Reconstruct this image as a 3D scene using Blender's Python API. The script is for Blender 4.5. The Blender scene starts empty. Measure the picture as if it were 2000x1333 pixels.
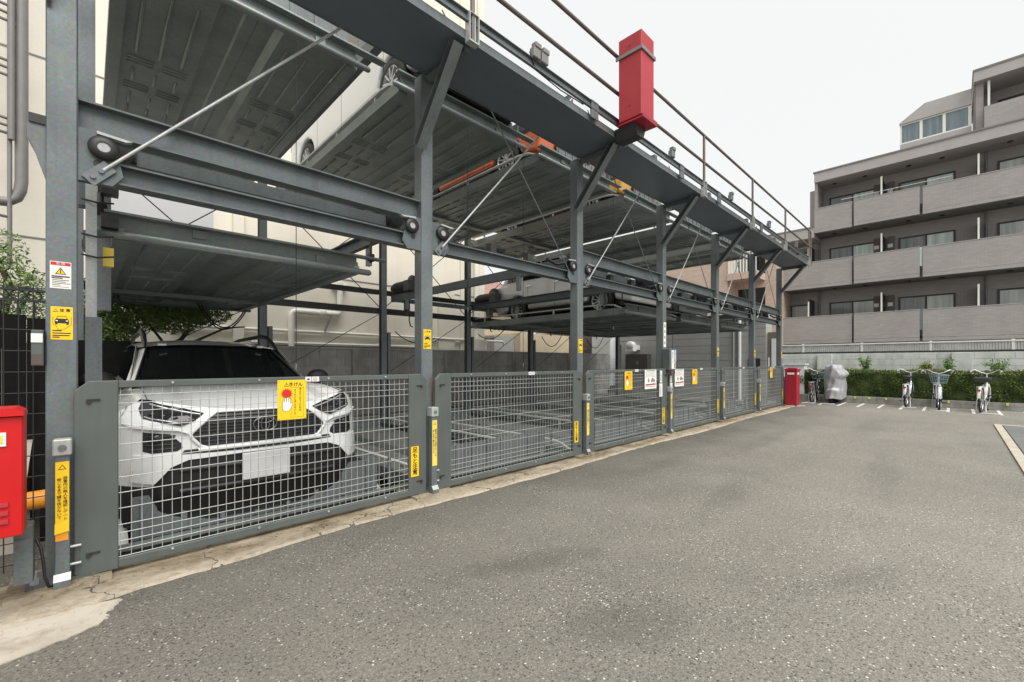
import bpy, bmesh, math, random
from mathutils import Vector, Matrix
random.seed(11)
C = bpy.context.scene.collection
R = math.radians
# ---------------------------------------------------------------- camera
cam_d = bpy.data.cameras.new('camera'); cam = bpy.data.objects.new('camera', cam_d); C.objects.link(cam)
cam.location = (0, 0, 1.29)
TH = math.atan2(865, 847)
cam.rotation_euler = (R(90), 0, TH - R(90))
cam_d.sensor_width = 36.0
cam_d.lens = 847 / 2000 * 36
cam_d.shift_y = 41.5 / 2000
cam_d.clip_start = 0.05; cam_d.clip_end = 600
sc = bpy.context.scene
sc.camera = cam
# ---------------------------------------------------------------- sky, sun, exposure
SUN_EL, SUN_AZ = 55, 193
w = bpy.data.worlds.new('World'); sc.world = w; w.use_nodes = True
nt = w.node_tree; nt.nodes.clear()
sky = nt.nodes.new('ShaderNodeTexSky'); sky.sky_type = 'NISHITA'; sky.sun_disc = False
sky.sun_elevation = R(SUN_EL); sky.sun_rotation = R(SUN_AZ); sky.dust_density = 4; sky.air_density = 1.0
hs = nt.nodes.new('ShaderNodeHueSaturation'); hs.inputs['Saturation'].default_value = 0.12; hs.inputs['Value'].default_value = .5
mx = nt.nodes.new('ShaderNodeMixRGB'); mx.inputs[0].default_value = 0.9
mx.inputs[2].default_value = (3.62, 3.65, 3.66, 1)
bg = nt.nodes.new('ShaderNodeBackground'); bg.inputs[1].default_value = 0.1
ow = nt.nodes.new('ShaderNodeOutputWorld')
nt.links.new(sky.outputs[0], hs.inputs['Color']); nt.links.new(hs.outputs[0], mx.inputs[1])
nt.links.new(mx.outputs[0], bg.inputs[0]); nt.links.new(bg.outputs[0], ow.inputs[0])
sl = bpy.data.lights.new('sun', 'SUN'); sl.energy = 1.5; sl.angle = R(50); sl.color = (1.0, 0.97, 0.92)
so = bpy.data.objects.new('sun', sl); C.objects.link(so)
# nishita: rotation measured clockwise from +Y
sd = Vector((math.sin(R(SUN_AZ)) * math.cos(R(SUN_EL)), math.cos(R(SUN_AZ)) * math.cos(R(SUN_EL)), math.sin(R(SUN_EL))))
so.rotation_euler = sd.to_track_quat('Z', 'Y').to_euler()
vs = sc.view_settings
vs.view_transform = 'Standard'; vs.look = 'None'; vs.exposure = 1.45; vs.gamma = 1.0; vs.use_curve_mapping = False
sc.cycles.max_bounces = 8; sc.cycles.diffuse_bounces = 4; sc.cycles.glossy_bounces = 3
sc.cycles.use_denoising = True

# ---------------------------------------------------------------- materials
def S(r, g, b):
    def f(c):
        c /= 255
        return c / 12.92 if c <= .04045 else ((c + .055) / 1.055) ** 2.4
    return (f(r), f(g), f(b))
MATS = {}
class N:
    """tiny node helper"""
    def __init__(s, m):
        s.t = m.node_tree; s.n = s.t.nodes; s.l = s.t.links
        s.p = s.n['Principled BSDF']
        s.pos = s.n.new('ShaderNodeNewGeometry').outputs['Position']
    def scale(s, v):
        m = s.n.new('ShaderNodeVectorMath'); m.operation = 'MULTIPLY'; s.l.new(s.pos, m.inputs[0]); m.inputs[1].default_value = v
        return m.outputs[0]
    def noise(s, sc_, det=4, vec=None, rough=.55):
        t = s.n.new('ShaderNodeTexNoise'); t.inputs['Scale'].default_value = sc_; t.inputs['Detail'].default_value = det
        t.inputs['Roughness'].default_value = rough
        s.l.new(vec if vec else s.pos, t.inputs['Vector']); return t.outputs['Fac']
    def vor(s, sc_, out='Distance', vec=None):
        t = s.n.new('ShaderNodeTexVoronoi'); t.inputs['Scale'].default_value = sc_
        s.l.new(vec if vec else s.pos, t.inputs['Vector']); return t.outputs[out]
    def ramp(s, fac, *stops):
        t = s.n.new('ShaderNodeValToRGB'); e = t.color_ramp.elements
        while len(e) < len(stops): e.new(0.5)
        for i, (p_, c_) in enumerate(stops):
            e[i].position = p_
            if not isinstance(c_, (tuple, list)): c_ = (c_,) * 3
            e[i].color = (*c_, 1)
        s.l.new(fac, t.inputs[0]); return t.outputs[0]
    def mix(s, fac, a, b, mode='MIX'):
        t = s.n.new('ShaderNodeMixRGB'); t.blend_type = mode
        for k, v in ((0, fac), (1, a), (2, b)):
            if isinstance(v, (int, float)): t.inputs[k].default_value = v if k == 0 else (v, v, v, 1)
            elif isinstance(v, (tuple, list)): t.inputs[k].default_value = (*v, 1)
            else: s.l.new(v, t.inputs[k])
        return t.outputs[0]
    def math(s, op, a, b=0.0):
        t = s.n.new('ShaderNodeMath'); t.operation = op
        for k, v in ((0, a), (1, b)):
            if isinstance(v, (int, float)): t.inputs[k].default_value = v
            else: s.l.new(v, t.inputs[k])
        return t.outputs[0]
    def bump(s, h, strength=.3, dist=.01):
        t = s.n.new('ShaderNodeBump'); t.inputs['Strength'].default_value = strength; t.inputs['Distance'].default_value = dist
        s.l.new(h, t.inputs['Height']); s.l.new(t.outputs[0], s.p.inputs['Normal'])
    def col(s, c): s.l.new(c, s.p.inputs['Base Color'])
def newmat(name, rough=.5, metal=0, spec=.5):
    m = bpy.data.materials.new(name); m.use_nodes = True
    n = N(m); n.p.inputs['Roughness'].default_value = rough; n.p.inputs['Metallic'].default_value = metal
    n.p.inputs['Specular IOR Level'].default_value = spec
    MATS[name] = m
    return m, n
def mat(name, col, rough=.5, metal=0, var=.12, ns=6.0, bump=0, bs=60, spec=.5, streak=0, coat=0):
    """painted or plain surface with a little grain, wear and streaks"""
    m, n = newmat(name, rough, metal, spec)
    f = n.noise(ns, 5)
    a = tuple(c * (1 - var) for c in col); b = tuple(min(1, c * (1 + var)) for c in col)
    c = n.ramp(f, (.3, a), (.7, b))
    if streak:
        g = n.noise(1.0, 4, n.scale((9, 9, .7)))
        c = n.mix(n.math('MULTIPLY', n.ramp(g, (.5, 0), (.75, 1)), streak), c, tuple(x * .55 for x in col))
    n.col(c)
    if bump: n.bump(n.noise(bs, 3), bump, .004)
    if coat:
        n.p.inputs['Coat Weight'].default_value = coat; n.p.inputs['Coat Roughness'].default_value = .04
    return m

# ---------------------------------------------------------------- mesh helpers
ORG = {}
class MB:
    def __init__(s): s.v = []; s.f = []; s.sm = []
    def add(s, vs_, fs, smooth=False):
        o = len(s.v); s.v += [tuple(p) for p in vs_]; s.f += [tuple(i + o for i in q) for q in fs]; s.sm += [smooth] * len(fs); return s
    def box(s, x0, y0, z0, x1, y1, z1):
        if x0 > x1: x0, x1 = x1, x0
        if y0 > y1: y0, y1 = y1, y0
        if z0 > z1: z0, z1 = z1, z0
        return s.add([(x0, y0, z0), (x1, y0, z0), (x1, y1, z0), (x0, y1, z0), (x0, y0, z1), (x1, y0, z1), (x1, y1, z1), (x0, y1, z1)],
                     [(0, 3, 2, 1), (4, 5, 6, 7), (0, 1, 5, 4), (1, 2, 6, 5), (2, 3, 7, 6), (3, 0, 4, 7)])
    def ext(s, p0, p1, poly, up=(0, 0, 1), smooth=False):
        """extrude a (side, up) outline from p0 to p1"""
        p0 = Vector(p0); p1 = Vector(p1); d = (p1 - p0).normalized(); u = Vector(up)
        sd_ = d.cross(u)
        if sd_.length < 1e-4: sd_ = d.cross(Vector((1, 0, 0)))
        sd_.normalize(); u = sd_.cross(d).normalized(); n = len(poly)
        vs_ = [p + sd_ * a + u * b for p in (p0, p1) for a, b in poly]
        fs = [(i, (i + 1) % n, n + (i + 1) % n, n + i) for i in range(n)]
        s.add(vs_, fs, smooth)
        return s.add(vs_, [tuple(range(n))[::-1], tuple(range(n, 2 * n))])
    def bar(s, p0, p1, w_, h_, up=(0, 0, 1)):
        a, b = w_ / 2, h_ / 2
        return s.ext(p0, p1, [(-a, -b), (a, -b), (a, b), (-a, b)], up)
    def ibeam(s, p0, p1, w_, h_, t=.012, up=(0, 0, 1)):
        a, b, c_ = w_ / 2, h_ / 2, t / 2
        return s.ext(p0, p1, [(-a, -b), (a, -b), (a, -b + t), (c_, -b + t), (c_, b - t), (a, b - t), (a, b), (-a, b), (-a, b - t), (-c_, b - t), (-c_, -b + t), (-a, -b + t)], up)
    def chan(s, p0, p1, w_, h_, t=.01, up=(0, 0, 1), flip=1):
        b = h_ / 2; f = flip
        pl = [(0, -b), (w_ * f, -b), (w_ * f, -b + t), (t * f, -b + t), (t * f, b - t), (w_ * f, b - t), (w_ * f, b), (0, b)]
        return s.ext(p0, p1, pl, up)
    def tube(s, pts, r, n=8, closed=False, smooth=True):
        pts = [Vector(p) for p in pts]; k = len(pts); rs = r if isinstance(r, (list, tuple)) else [r] * k
        vs_ = []; prev = None
        for i, p in enumerate(pts):
            if closed: d = (pts[(i + 1) % k] - pts[i - 1])
            else: d = (pts[min(i + 1, k - 1)] - pts[max(i - 1, 0)])
            d.normalize()
            if prev is None:
                a = d.cross(Vector((0, 0, 1)))
                if a.length < 1e-3: a = d.cross(Vector((1, 0, 0)))
            else:
                a = prev - d * prev.dot(d)
                if a.length < 1e-4: a = d.cross(Vector((1, 0, 0)))
            a.normalize(); prev = a; b = d.cross(a)
            vs_ += [p + (a * math.cos(t) + b * math.sin(t)) * rs[i] for t in [2 * math.pi * j / n for j in range(n)]]
        fs = []
        for i in range(k if closed else k - 1):
            j = (i + 1) % k
            fs += [(i * n + q, i * n + (q + 1) % n, j * n + (q + 1) % n, j * n + q) for q in range(n)]
        s.add(vs_, fs, smooth)
        if not closed: s.add(vs_[:n] + vs_[-n:], [tuple(range(n))[::-1], tuple(range(n, 2 * n))])
        return s
    def cyl(s, p0, p1, r, n=16, smooth=True): return s.tube([p0, p1], r, n, False, smooth)
    def prism(s, poly, axis, a, b):
        m = {'x': lambda u, v, d: (d, u, v), 'y': lambda u, v, d: (u, d, v), 'z': lambda u, v, d: (u, v, d)}[axis]
        n = len(poly); vs_ = [m(u, v, d) for d in (a, b) for u, v in poly]
        return s.add(vs_, [tuple(range(n))[::-1], tuple(range(n, 2 * n))] + [(i, (i + 1) % n, n + (i + 1) % n, n + i) for i in range(n)])
    def lathe(s, prof, c, axis='x', n=24, smooth=True):
        """prof = [(r, d)] closed round the axis through c"""
        vs_ = []
        for r, d in prof:
            for j in range(n):
                t = 2 * math.pi * j / n; a, b = r * math.cos(t), r * math.sin(t)
                vs_.append({'x': (c[0] + d, c[1] + a, c[2] + b), 'y': (c[0] + a, c[1] + d, c[2] + b), 'z': (c[0] + a, c[1] + b, c[2] + d)}[axis])
        k = len(prof); fs = []
        for i in range(k - 1):
            fs += [(i * n + q, i * n + (q + 1) % n, (i + 1) * n + (q + 1) % n, (i + 1) * n + q) for q in range(n)]
        return s.add(vs_, fs, smooth)
    def sphere(s, c, r, n=12, m=8):
        pr = [(max(1e-4, math.sin(math.pi * i / m)), -math.cos(math.pi * i / m)) for i in range(m + 1)]
        rr = r if isinstance(r, (tuple, list)) else (r, r, r); vs_ = []
        for q, d in pr:
            for j in range(n):
                t = 2 * math.pi * j / n; vs_.append((c[0] + rr[0] * q * math.cos(t), c[1] + rr[1] * q * math.sin(t), c[2] + rr[2] * d))
        fs = []
        for i in range(m): fs += [(i * n + q, i * n + (q + 1) % n, (i + 1) * n + (q + 1) % n, (i + 1) * n + q) for q in range(n)]
        return s.add(vs_, fs, True)
    def grid(s, fn, nu, nv, smooth=True):
        vs_ = [fn(i / nu, j / nv) for j in range(nv + 1) for i in range(nu + 1)]
        return s.add(vs_, [(j * (nu + 1) + i, j * (nu + 1) + i + 1, (j + 1) * (nu + 1) + i + 1, (j + 1) * (nu + 1) + i) for j in range(nv) for i in range(nu)], smooth)
    def quad(s, a, b, c, d): return s.add([a, b, c, d], [(0, 1, 2, 3)])
    def mesh(s, name, m, org=(0, 0, 0), fix=True):
        me = bpy.data.meshes.new(name)
        me.from_pydata([(p[0] - org[0], p[1] - org[1], p[2] - org[2]) for p in s.v], [], s.f)
        me.polygons.foreach_set('use_smooth', s.sm)
        if fix:
            b = bmesh.new(); b.from_mesh(me); bmesh.ops.recalc_face_normals(b, faces=b.faces); b.to_mesh(me); b.free()
        if m: me.materials.append(MATS[m] if isinstance(m, str) else m)
        me.update(); return me
    def build(s, name, m, parent=None, bevel=0, fix=True):
        org = ORG.get(parent.name, (0, 0, 0)) if parent else (0, 0, 0)
        o = bpy.data.objects.new(name, s.mesh(name, m, org, fix)); C.objects.link(o)
        if parent: o.parent = parent; ORG[o.name] = org
        if bevel: bev(o, bevel)
        return o
def bev(o, w_, seg=1):
    b = o.modifiers.new('bevel', 'BEVEL'); b.width = w_; b.segments = seg; b.limit_method = 'ANGLE'; b.angle_limit = R(40)
    return o
def tag(o, label=None, cat=None, group=None, kind=None):
    if label: o['label'] = label
    if cat: o['category'] = cat
    if group: o['group'] = group
    if kind: o['kind'] = kind
    return o
def thing(name, label, cat, loc=(0, 0, 0), group=None, rz=0):
    o = bpy.data.objects.new(name, None); C.objects.link(o); o.empty_display_size = .1
    o.location = loc; o.rotation_euler = (0, 0, rz); ORG[o.name] = loc
    return tag(o, label, cat, group)
def struct(name, mb, m, label=None):
    o = mb.build(name, m); tag(o, label, None, None, 'structure'); return o
def dup(root, loc, rz=0, label=None, group=None):
    def cp(o, par):
        c = o.copy(); C.objects.link(c)
        if par: c.parent = par
        return c
    r = cp(root, None); r.location = loc; r.rotation_euler = (0, 0, rz)
    if label: r['label'] = label
    if group: r['group'] = group
    for ch in list(root.children):
        c = cp(ch, r)
        for g in list(ch.children): cp(g, c)
    return r
def inst(me, name, loc, parent, rot=(0, 0, 0), scale=(1, 1, 1)):
    """one more piece sharing a mesh; loc in world coordinates"""
    o = bpy.data.objects.new(name, me); C.objects.link(o); og = ORG.get(parent.name, (0, 0, 0)) if parent else (0, 0, 0)
    o.location = (loc[0] - og[0], loc[1] - og[1], loc[2] - og[2]); o.rotation_euler = rot; o.scale = scale
    if parent: o.parent = parent
    return o
FONT = None
def text(body, loc, size, m, parent, rot=(R(90), 0, 0), line=1.0, sx=1.0, bold=0, name='lettering'):
    """real letters as a thin flat print, turned into a mesh"""
    cu = bpy.data.curves.new(name, 'FONT'); cu.body = body; cu.size = size; cu.align_x = 'CENTER'; cu.align_y = 'CENTER'
    cu.space_line = line; cu.extrude = .0004; cu.offset = bold; cu.resolution_u = 2
    o = bpy.data.objects.new(name, cu); C.objects.link(o); og = ORG.get(parent.name, (0, 0, 0))
    o.location = (loc[0] - og[0], loc[1] - og[1], loc[2] - og[2]); o.rotation_euler = rot; o.scale = (sx, 1, 1)
    cu.materials.append(MATS[m]); o.parent = parent
    return o
def vtext(s_): return '\n'.join(s_)
# ---------------------------------------------------------------- material list
def galv(name, base, rough=.5, metal=.25, rust=0.0, clean=0):
    m, n = newmat(name, rough, metal, .5)
    sp = n.vor(70, 'Color'); f = n.noise(3, 6); g = n.noise(1, 5, n.scale((14, 14, .8)))
    c = n.ramp(f, (.3, tuple(x * .84 for x in base)), (.7, tuple(x * 1.14 for x in base)))
    c = n.mix(.13, c, sp, 'OVERLAY')
    c = n.mix(n.math('MULTIPLY', n.ramp(g, (.52, 0), (.72, 1)), .12 if clean else .5), c, tuple(x * .6 for x in base))
    if rust: c = n.mix(n.math('MULTIPLY', n.ramp(n.noise(2.2, 6, n.scale((3, 3, .6))), (.58, 0), (.7, 1)), rust), c, (.13, .07, .03))
    n.col(c); n.bump(n.noise(25, 3), .08, .004)
    return m
galv('galv', (.155, .177, .182), .34, .3)
galv('galv_light', (.42, .44, .43), .42, .3)
galv('galv_dark', (.15, .165, .17), .55, .2)
galv('steel_grey', (.108, .128, .132), .5, .1)
galv('pallet_steel', (.222, .25, .245), .42, .35, 0, 1)
galv('foot_steel', (.13, .135, .13), .6, .2, .8)
galv('deck_steel', (.21, .215, .21), .5, .25, .1)
mat('gate_paint', (.092, .106, .10), .55, 0, .1, 3, .05, 40, .5, .35)
mat('walk_plate', (.115, .138, .165), .5, .1, .08, 2)
mat('guide_pale', (.62, .63, .60), .5)
mat('wire', (.45, .47, .45), .4, .35, .08, 20)
mat('black_steel', (.028, .029, .03), .5, .1, .2, 8)
mat('dark_matte', (.012, .012, .011), .8, 0, .2, 8, 0, 60, .1)
mat('fence_pale', (.46, .47, .455), .5)
mat('rubber', (.012, .012, .012), .75, 0, .2, 20)
mat('black_plastic', (.016, .016, .017), .45, 0, .2, 20)
mat('cable', (.015, .015, .016), .5)
mat('rail_brown', (.135, .115, .105), .55, .1, .15, 8)
mat('red_paint', (.40, .032, .042), .5, 0, .1, 2, .02, 40, .4, .3)
mat('red_bright', (.54, .006, .008), .35, 0, .06, 3)
mat('red_dark', (.34, .012, .03), .4, 0, .06, 3)
mat('yellow', (.86, .56, .012), .45, 0, .06, 5)
mat('yellow_faded', (.80, .60, .10), .5, 0, .1, 6)
mat('orange_plastic', (.85, .33, .03), .4)
mat('sign_white', (.78, .77, .73), .45, 0, .05)
mat('ink', (.02, .018, .012), .5)
mat('ink_red', (.62, .02, .02), .5)
mat('ink_grey', (.22, .21, .2), .5)
mat('blue_sign', (.16, .34, .62), .45)
mat('label_dark', (.05, .05, .05), .4)
mat('car_white', (.66, .67, .665), .28, 0, .01, 2, 0, 60, .5, 0, 1)
mat('car_silver', (.50, .52, .52), .3, .3, .02, 2, 0, 60, .5, 0, 1)
mat('car_grey', (.20, .21, .215), .3, .3, .02, 2, 0, 60, .5, 0, 1)
mat('car_orange', (.62, .13, .035), .3, .1, .02, 2, 0, 60, .5, 0, 1)
mat('car_yellow', (.66, .36, .05), .3, .1, .02, 2, 0, 60, .5, 0, 1)
mat('car_cream', (.66, .65, .58), .3, 0, .02, 2, 0, 60, .5, 0, 1)
mat('glass_tint', (.008, .009, .01), .5, 0, 0, 5, 0, 60, .0)
mat('rust_stain', (.17, .085, .035), .8, 0, .5, 14, .3, 30)
mat('emblem_metal', (.22, .225, .23), .3, 1, .05)
mat('glass_black', (.006, .007, .008), .04, 0, 0, 5, 0, 60, .5)
mat('grille_black', (.008, .008, .009), .4, 0, .1)
mat('lamp_dark', (.02, .02, .022), .08, .1, .3, 30)
mat('lamp_clear', (.42, .44, .46), .12, .5, .1, 40)
mat('lamp_amber', (.10, .03, .02), .15)
mat('lamp_red', (.5, .02, .02), .15)
mat('chrome', (.6, .61, .62), .18, 1, .05)
mat('rim_alloy', (.58, .6, .61), .3, .6, .05)
mat('plate_grey', (.55, .56, .56), .5, 0, .06, 9)
mat('pipe_cream', (.84, .82, .76), .45, 0, .05, 4)
mat('pipe_grey', (.20, .19, .185), .5, 0, .08, 4)
mat('pvc_white', (.72, .74, .74), .4, 0, .04)
mat('grey_panel', (.50, .50, .51), .5, 0, .03, 2)
mat('curtain', (.62, .66, .63), .8, 0, .16, 30)
mat('alu_white', (.78, .79, .74), .4, 0, .03)
mat('frame_dark', (.035, .033, .033), .45, .1)
mat('meter_box', (.075, .07, .062), .5, 0, .06)
mat('brown_wall', (.085, .07, .058), .6, 0, .15, 4, .1)
mat('beige_wall', (.55, .47, .34), .8, 0, .08, 3, .1)
mat('roof_pink', (.46, .30, .27), .7, 0, .15, 6)
mat('lime', (.62, .74, .12), .5)
mat('line_white', (.62, .61, .57), .7, 0, .18, 30)
mat('cover_cloth', (.36, .36, .37), .5, .1, .18, 5, .8, 9)
mat('bike_silver', (.62, .63, .65), .3, .5, .05)
mat('bike_dark', (.03, .03, .04), .4)
mat('bike_basket', (.24, .30, .34), .45, .2)
mat('saddle', (.02, .02, .025), .6)
mat('bark', (.075, .055, .04), .9, 0, .3, 12, .4, 30)
mat('soil', (.07, .055, .04), .95, 0, .3, 10, .4, 20)
mat('motor', (.035, .035, .035), .45, .1, .2, 10)
mat('tag_white', (.75, .75, .73), .5)
def cloth_mats():
    # plaster
    m, n = newmat('plaster_cream', .85, 0, .3)
    f = n.noise(.7, 6); g = n.noise(1, 6, n.scale((2.2, 2.2, .25)))
    c = n.ramp(f, (.25, (.71, .67, .57)), (.75, (.81, .77, .67)))
    c = n.mix(n.math('MULTIPLY', n.ramp(g, (.5, 0), (.8, 1)), .35), c, (.52, .475, .39))
    n.col(c); n.bump(n.noise(28, 5), .35, .012)
    # asphalt
    m, n = newmat('asphalt', .8, 0, .4)
    big = n.noise(.35, 5); med = n.noise(1.7, 6); fine = n.noise(55, 4)
    c = n.ramp(big, (.3, (.255, .238, .203)), (.7, (.345, .324, .278)))
    c = n.mix(1, c, n.ramp(fine, (.25, .50), (.75, 1.0)), 'MULTIPLY')
    c = n.mix(1, c, n.ramp(med, (.3, .86), (.7, 1.0)), 'MULTIPLY')
    # worn patch with loose chippings
    pt = n.ramp(n.noise(1.1, 5, None, .65), (.5, 0), (.66, 1))
    vc = n.vor(85, 'Color'); vd = n.vor(85, 'Distance')
    vcs = n.t.nodes.new('ShaderNodeSeparateColor'); n.l.new(vc, vcs.inputs[0])
    thr = n.math('SUBTRACT', .962, n.math('MULTIPLY', pt, .09))
    br = n.math('MULTIPLY', n.math('GREATER_THAN', vcs.outputs[0], thr), n.math('LESS_THAN', vd, .42))
    dk = n.math('MULTIPLY', n.math('LESS_THAN', vcs.outputs[1], n.math('ADD', .10, n.math('MULTIPLY', pt, .30))), n.math('LESS_THAN', vd, .46))
    c = n.mix(n.math('MULTIPLY', dk, .78), c, (.05, .045, .036))
    c = n.mix(n.math('MULTIPLY', br, .85), c, n.mix(vcs.outputs[2], (.46, .44, .40), (.80, .78, .73)))
    # second, smaller grit
    v2 = n.vor(210, 'Color'); v2s = n.t.nodes.new('ShaderNodeSeparateColor'); n.l.new(v2, v2s.inputs[0])
    c = n.mix(n.math('MULTIPLY', n.math('GREATER_THAN', v2s.outputs[0], .93), .5), c, (.42, .40, .36))
    c = n.mix(n.math('MULTIPLY', n.math('LESS_THAN', v2s.outputs[0], .10), .5), c, (.045, .042, .038))
    # old oil and damp stains: long soft blots
    def blot(cx_, cy_, rx, ry, ang, amt, base):
        mp = n.t.nodes.new('ShaderNodeMapping'); mp.vector_type = 'TEXTURE'
        mp.inputs['Location'].default_value = (cx_, cy_, 0); mp.inputs['Rotation'].default_value = (0, 0, ang); mp.inputs['Scale'].default_value = (rx, ry, 1)
        n.l.new(n.pos, mp.inputs['Vector'])
        ln = n.t.nodes.new('ShaderNodeVectorMath'); ln.operation = 'LENGTH'; n.l.new(mp.outputs[0], ln.inputs[0])
        d = n.math('ADD', ln.outputs['Value'], n.math('MULTIPLY', n.math('SUBTRACT', n.noise(3.0, 8, None, .7), .5), 1.9))
        return n.mix(n.math('MULTIPLY', n.ramp(d, (.3, 1), (1.15, 0)), amt), base, (.06, .057, .05))
    for b_ in ((2.02, 1.92, .62, .17, -.42, .36), (1.9, 1.15, .5, .22, -.5, .30), (4.5, 1.55, 1.1, .2, .1, .22), (1.2, 1.0, .35, .16, .3, .25),
               (5.2, 2.6, 1.2, .18, .05, .2), (3.2, .45, .6, .16, -.4, .25), (8.2, 2.2, 2.0, .22, .0, .22), (6.8, .6, 1.8, .2, .1, .16), (11, 1.2, 2.4, .3, 0, .18), (9.5, -.4, 2.2, .35, .1, .16)):
        c = blot(*b_, c)
    # darker beside the machine and at the near left, paler in the driving lane
    sy = n.t.nodes.new('ShaderNodeSeparateXYZ'); n.l.new(n.pos, sy.inputs[0])
    nz = n.math('MULTIPLY', n.math('SUBTRACT', n.noise(.8, 6), .5), 1.6)
    d1 = n.math('MULTIPLY', n.math('ADD', n.math('SUBTRACT', n.math('ADD', sy.outputs[1], 1.1), n.math('MULTIPLY', sy.outputs[0], .42)), nz), .27)
    d2 = n.math('MULTIPLY', n.math('ADD', n.math('SUBTRACT', sy.outputs[1], 1.9), nz), .75)
    dd = n.math('MAXIMUM', n.math('MULTIPLY', n.math('MINIMUM', d1, 1.0), .52), n.math('MULTIPLY', n.math('MINIMUM', d2, 1.0), .72))
    c = n.mix(n.math('MULTIPLY', n.ramp(dd, (0, 0), (1, 1)), .72), c, n.mix(1, c, (.17, .162, .148), 'MULTIPLY'))
    n.col(c)
    n.l.new(n.ramp(big, (.3, .72), (.7, .9)), n.p.inputs['Roughness'])
    n.bump(n.math('ADD', n.math('MULTIPLY', fine, .6), n.math('MULTIPLY', n.math('SUBTRACT', 1.0, vd), .7)), .55, .006)
    # concrete with rust-brown stains
    m, n = newmat('concrete', .85, 0, .3)
    def cracks(sc_, wd):
        v = n.t.nodes.new('ShaderNodeTexVoronoi'); v.feature = 'DISTANCE_TO_EDGE'; v.inputs['Scale'].default_value = sc_
        wv = n.t.nodes.new('ShaderNodeVectorMath'); wv.operation = 'ADD'; nv = n.t.nodes.new('ShaderNodeTexNoise'); nv.inputs['Scale'].default_value = 6; nv.inputs['Detail'].default_value = 4
        sv = n.t.nodes.new('ShaderNodeVectorMath'); sv.operation = 'SCALE'; sv.inputs['Scale'].default_value = .25; n.l.new(n.pos, nv.inputs['Vector']); n.l.new(nv.outputs['Color'], sv.inputs[0])
        n.l.new(n.pos, wv.inputs[0]); n.l.new(sv.outputs[0], wv.inputs[1]); n.l.new(wv.outputs[0], v.inputs['Vector'])
        return n.math('LESS_THAN', v.outputs['Distance'], wd)
    f = n.noise(3.5, 8, None, .65); g = n.noise(2.6, 9, n.scale((.7, 1.3, 1)), .68); k = n.noise(22, 7, None, .7)
    c = n.ramp(f, (.25, (.245, .205, .145)), (.75, (.43, .375, .28)))
    c = n.mix(n.ramp(g, (.44, 0), (.58, .85)), c, (.165, .12, .073))
    c = n.mix(n.ramp(k, (.56, 0), (.66, .75)), c, (.075, .06, .045))
    c = n.mix(n.ramp(n.noise(9, 7, None, .7), (.60, 0), (.68, .55)), c, (.24, .11, .045))
    sy = n.t.nodes.new('ShaderNodeSeparateXYZ'); n.l.new(n.pos, sy.inputs[0])
    ed = n.math('ADD', sy.outputs[1], n.math('MULTIPLY', n.math('SUBTRACT', n.noise(7, 6), .5), .25))
    c = n.mix(n.ramp(n.math('MULTIPLY', n.math('SUBTRACT', 3.42, ed), 9), (0, 0), (1, .5)), c, n.ramp(k, (.35, (.34, .29, .21)), (.65, (.66, .60, .49))))
    c = n.mix(n.math('MULTIPLY', cracks(1.6, .006), .8), c, (.05, .04, .03))
    n.col(c); n.bump(n.math('ADD', n.noise(14, 8, None, .7), n.math('MULTIPLY', k, .6)), .9, .02)
    m, n = newmat('concrete_pale', .85, 0, .3)
    c = n.ramp(n.noise(3, 8, None, .65), (.25, (.38, .35, .285)), (.75, (.52, .48, .40)))
    c = n.mix(n.ramp(n.noise(4.5, 8, None, .7), (.52, 0), (.68, .7)), c, (.24, .20, .145))
    c = n.mix(n.ramp(n.noise(30, 6, None, .7), (.58, 0), (.70, .6)), c, (.14, .115, .085))
    n.col(c); n.bump(n.noise(22, 7, None, .7), .5, .01)
    # concrete block, pale and dark
    for nm, a, b, st in (('block_dark', (.29, .285, .272), (.37, .365, .345), (.19, .186, .174)), ('block_pale', (.50, .52, .50), (.64, .66, .63), (.32, .34, .32)), ('kerb_conc', (.26, .25, .23), (.37, .36, .33), (.15, .14, .12))):
        m, n = newmat(nm, .9, 0, .25)
        oi = n.t.nodes.new('ShaderNodeObjectInfo')
        c = n.ramp(n.noise(4, 6), (.3, a), (.7, b))
        c = n.mix(n.ramp(n.noise(1, 6, n.scale((5, 5, .8))), (.5, 0), (.75, .7)), c, st)
        c = n.mix(.16, c, n.mix(oi.outputs['Random'], .25, .75), 'OVERLAY')
        n.col(c); n.bump(n.noise(60, 4), .4, .006)
    # facade tile
    def tilemat(nm, c1, c2, mo, sw, sh):
        m, n = newmat(nm, .5, 0, .4)
        b = n.t.nodes.new('ShaderNodeTexBrick'); b.inputs['Scale'].default_value = 1; b.inputs['Mortar Size'].default_value = .008
        b.inputs['Brick Width'].default_value = sw; b.inputs['Row Height'].default_value = sh
        b.inputs['Color1'].default_value = (*c1, 1); b.inputs['Color2'].default_value = (*c2, 1); b.inputs['Mortar'].default_value = (*mo, 1)
        sx = n.t.nodes.new('ShaderNodeSeparateXYZ'); n.l.new(n.pos, sx.inputs[0])
        cb = n.t.nodes.new('ShaderNodeCombineXYZ'); n.l.new(n.math('ADD', sx.outputs[0], sx.outputs[1]), cb.inputs[0]); n.l.new(sx.outputs[2], cb.inputs[1])
        n.l.new(cb.outputs[0], b.inputs['Vector'])
        c = n.mix(1, b.outputs['Color'], n.ramp(n.noise(.9, 5), (.3, .88), (.7, 1.0)), 'MULTIPLY')
        n.col(c); return m
    tilemat('tile_taupe', (.355, .335, .322), (.40, .38, .366), (.335, .318, .306), .23, .075)
    tilemat('tile_pink', (.56, .43, .34), (.64, .50, .41), (.50, .42, .36), .24, .08)
    tilemat('tile_shaded', (.33, .312, .302), (.365, .345, .335), (.30, .285, .275), .23, .075)  # facade tile again, balcony shade mixed into a darker copy
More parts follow.
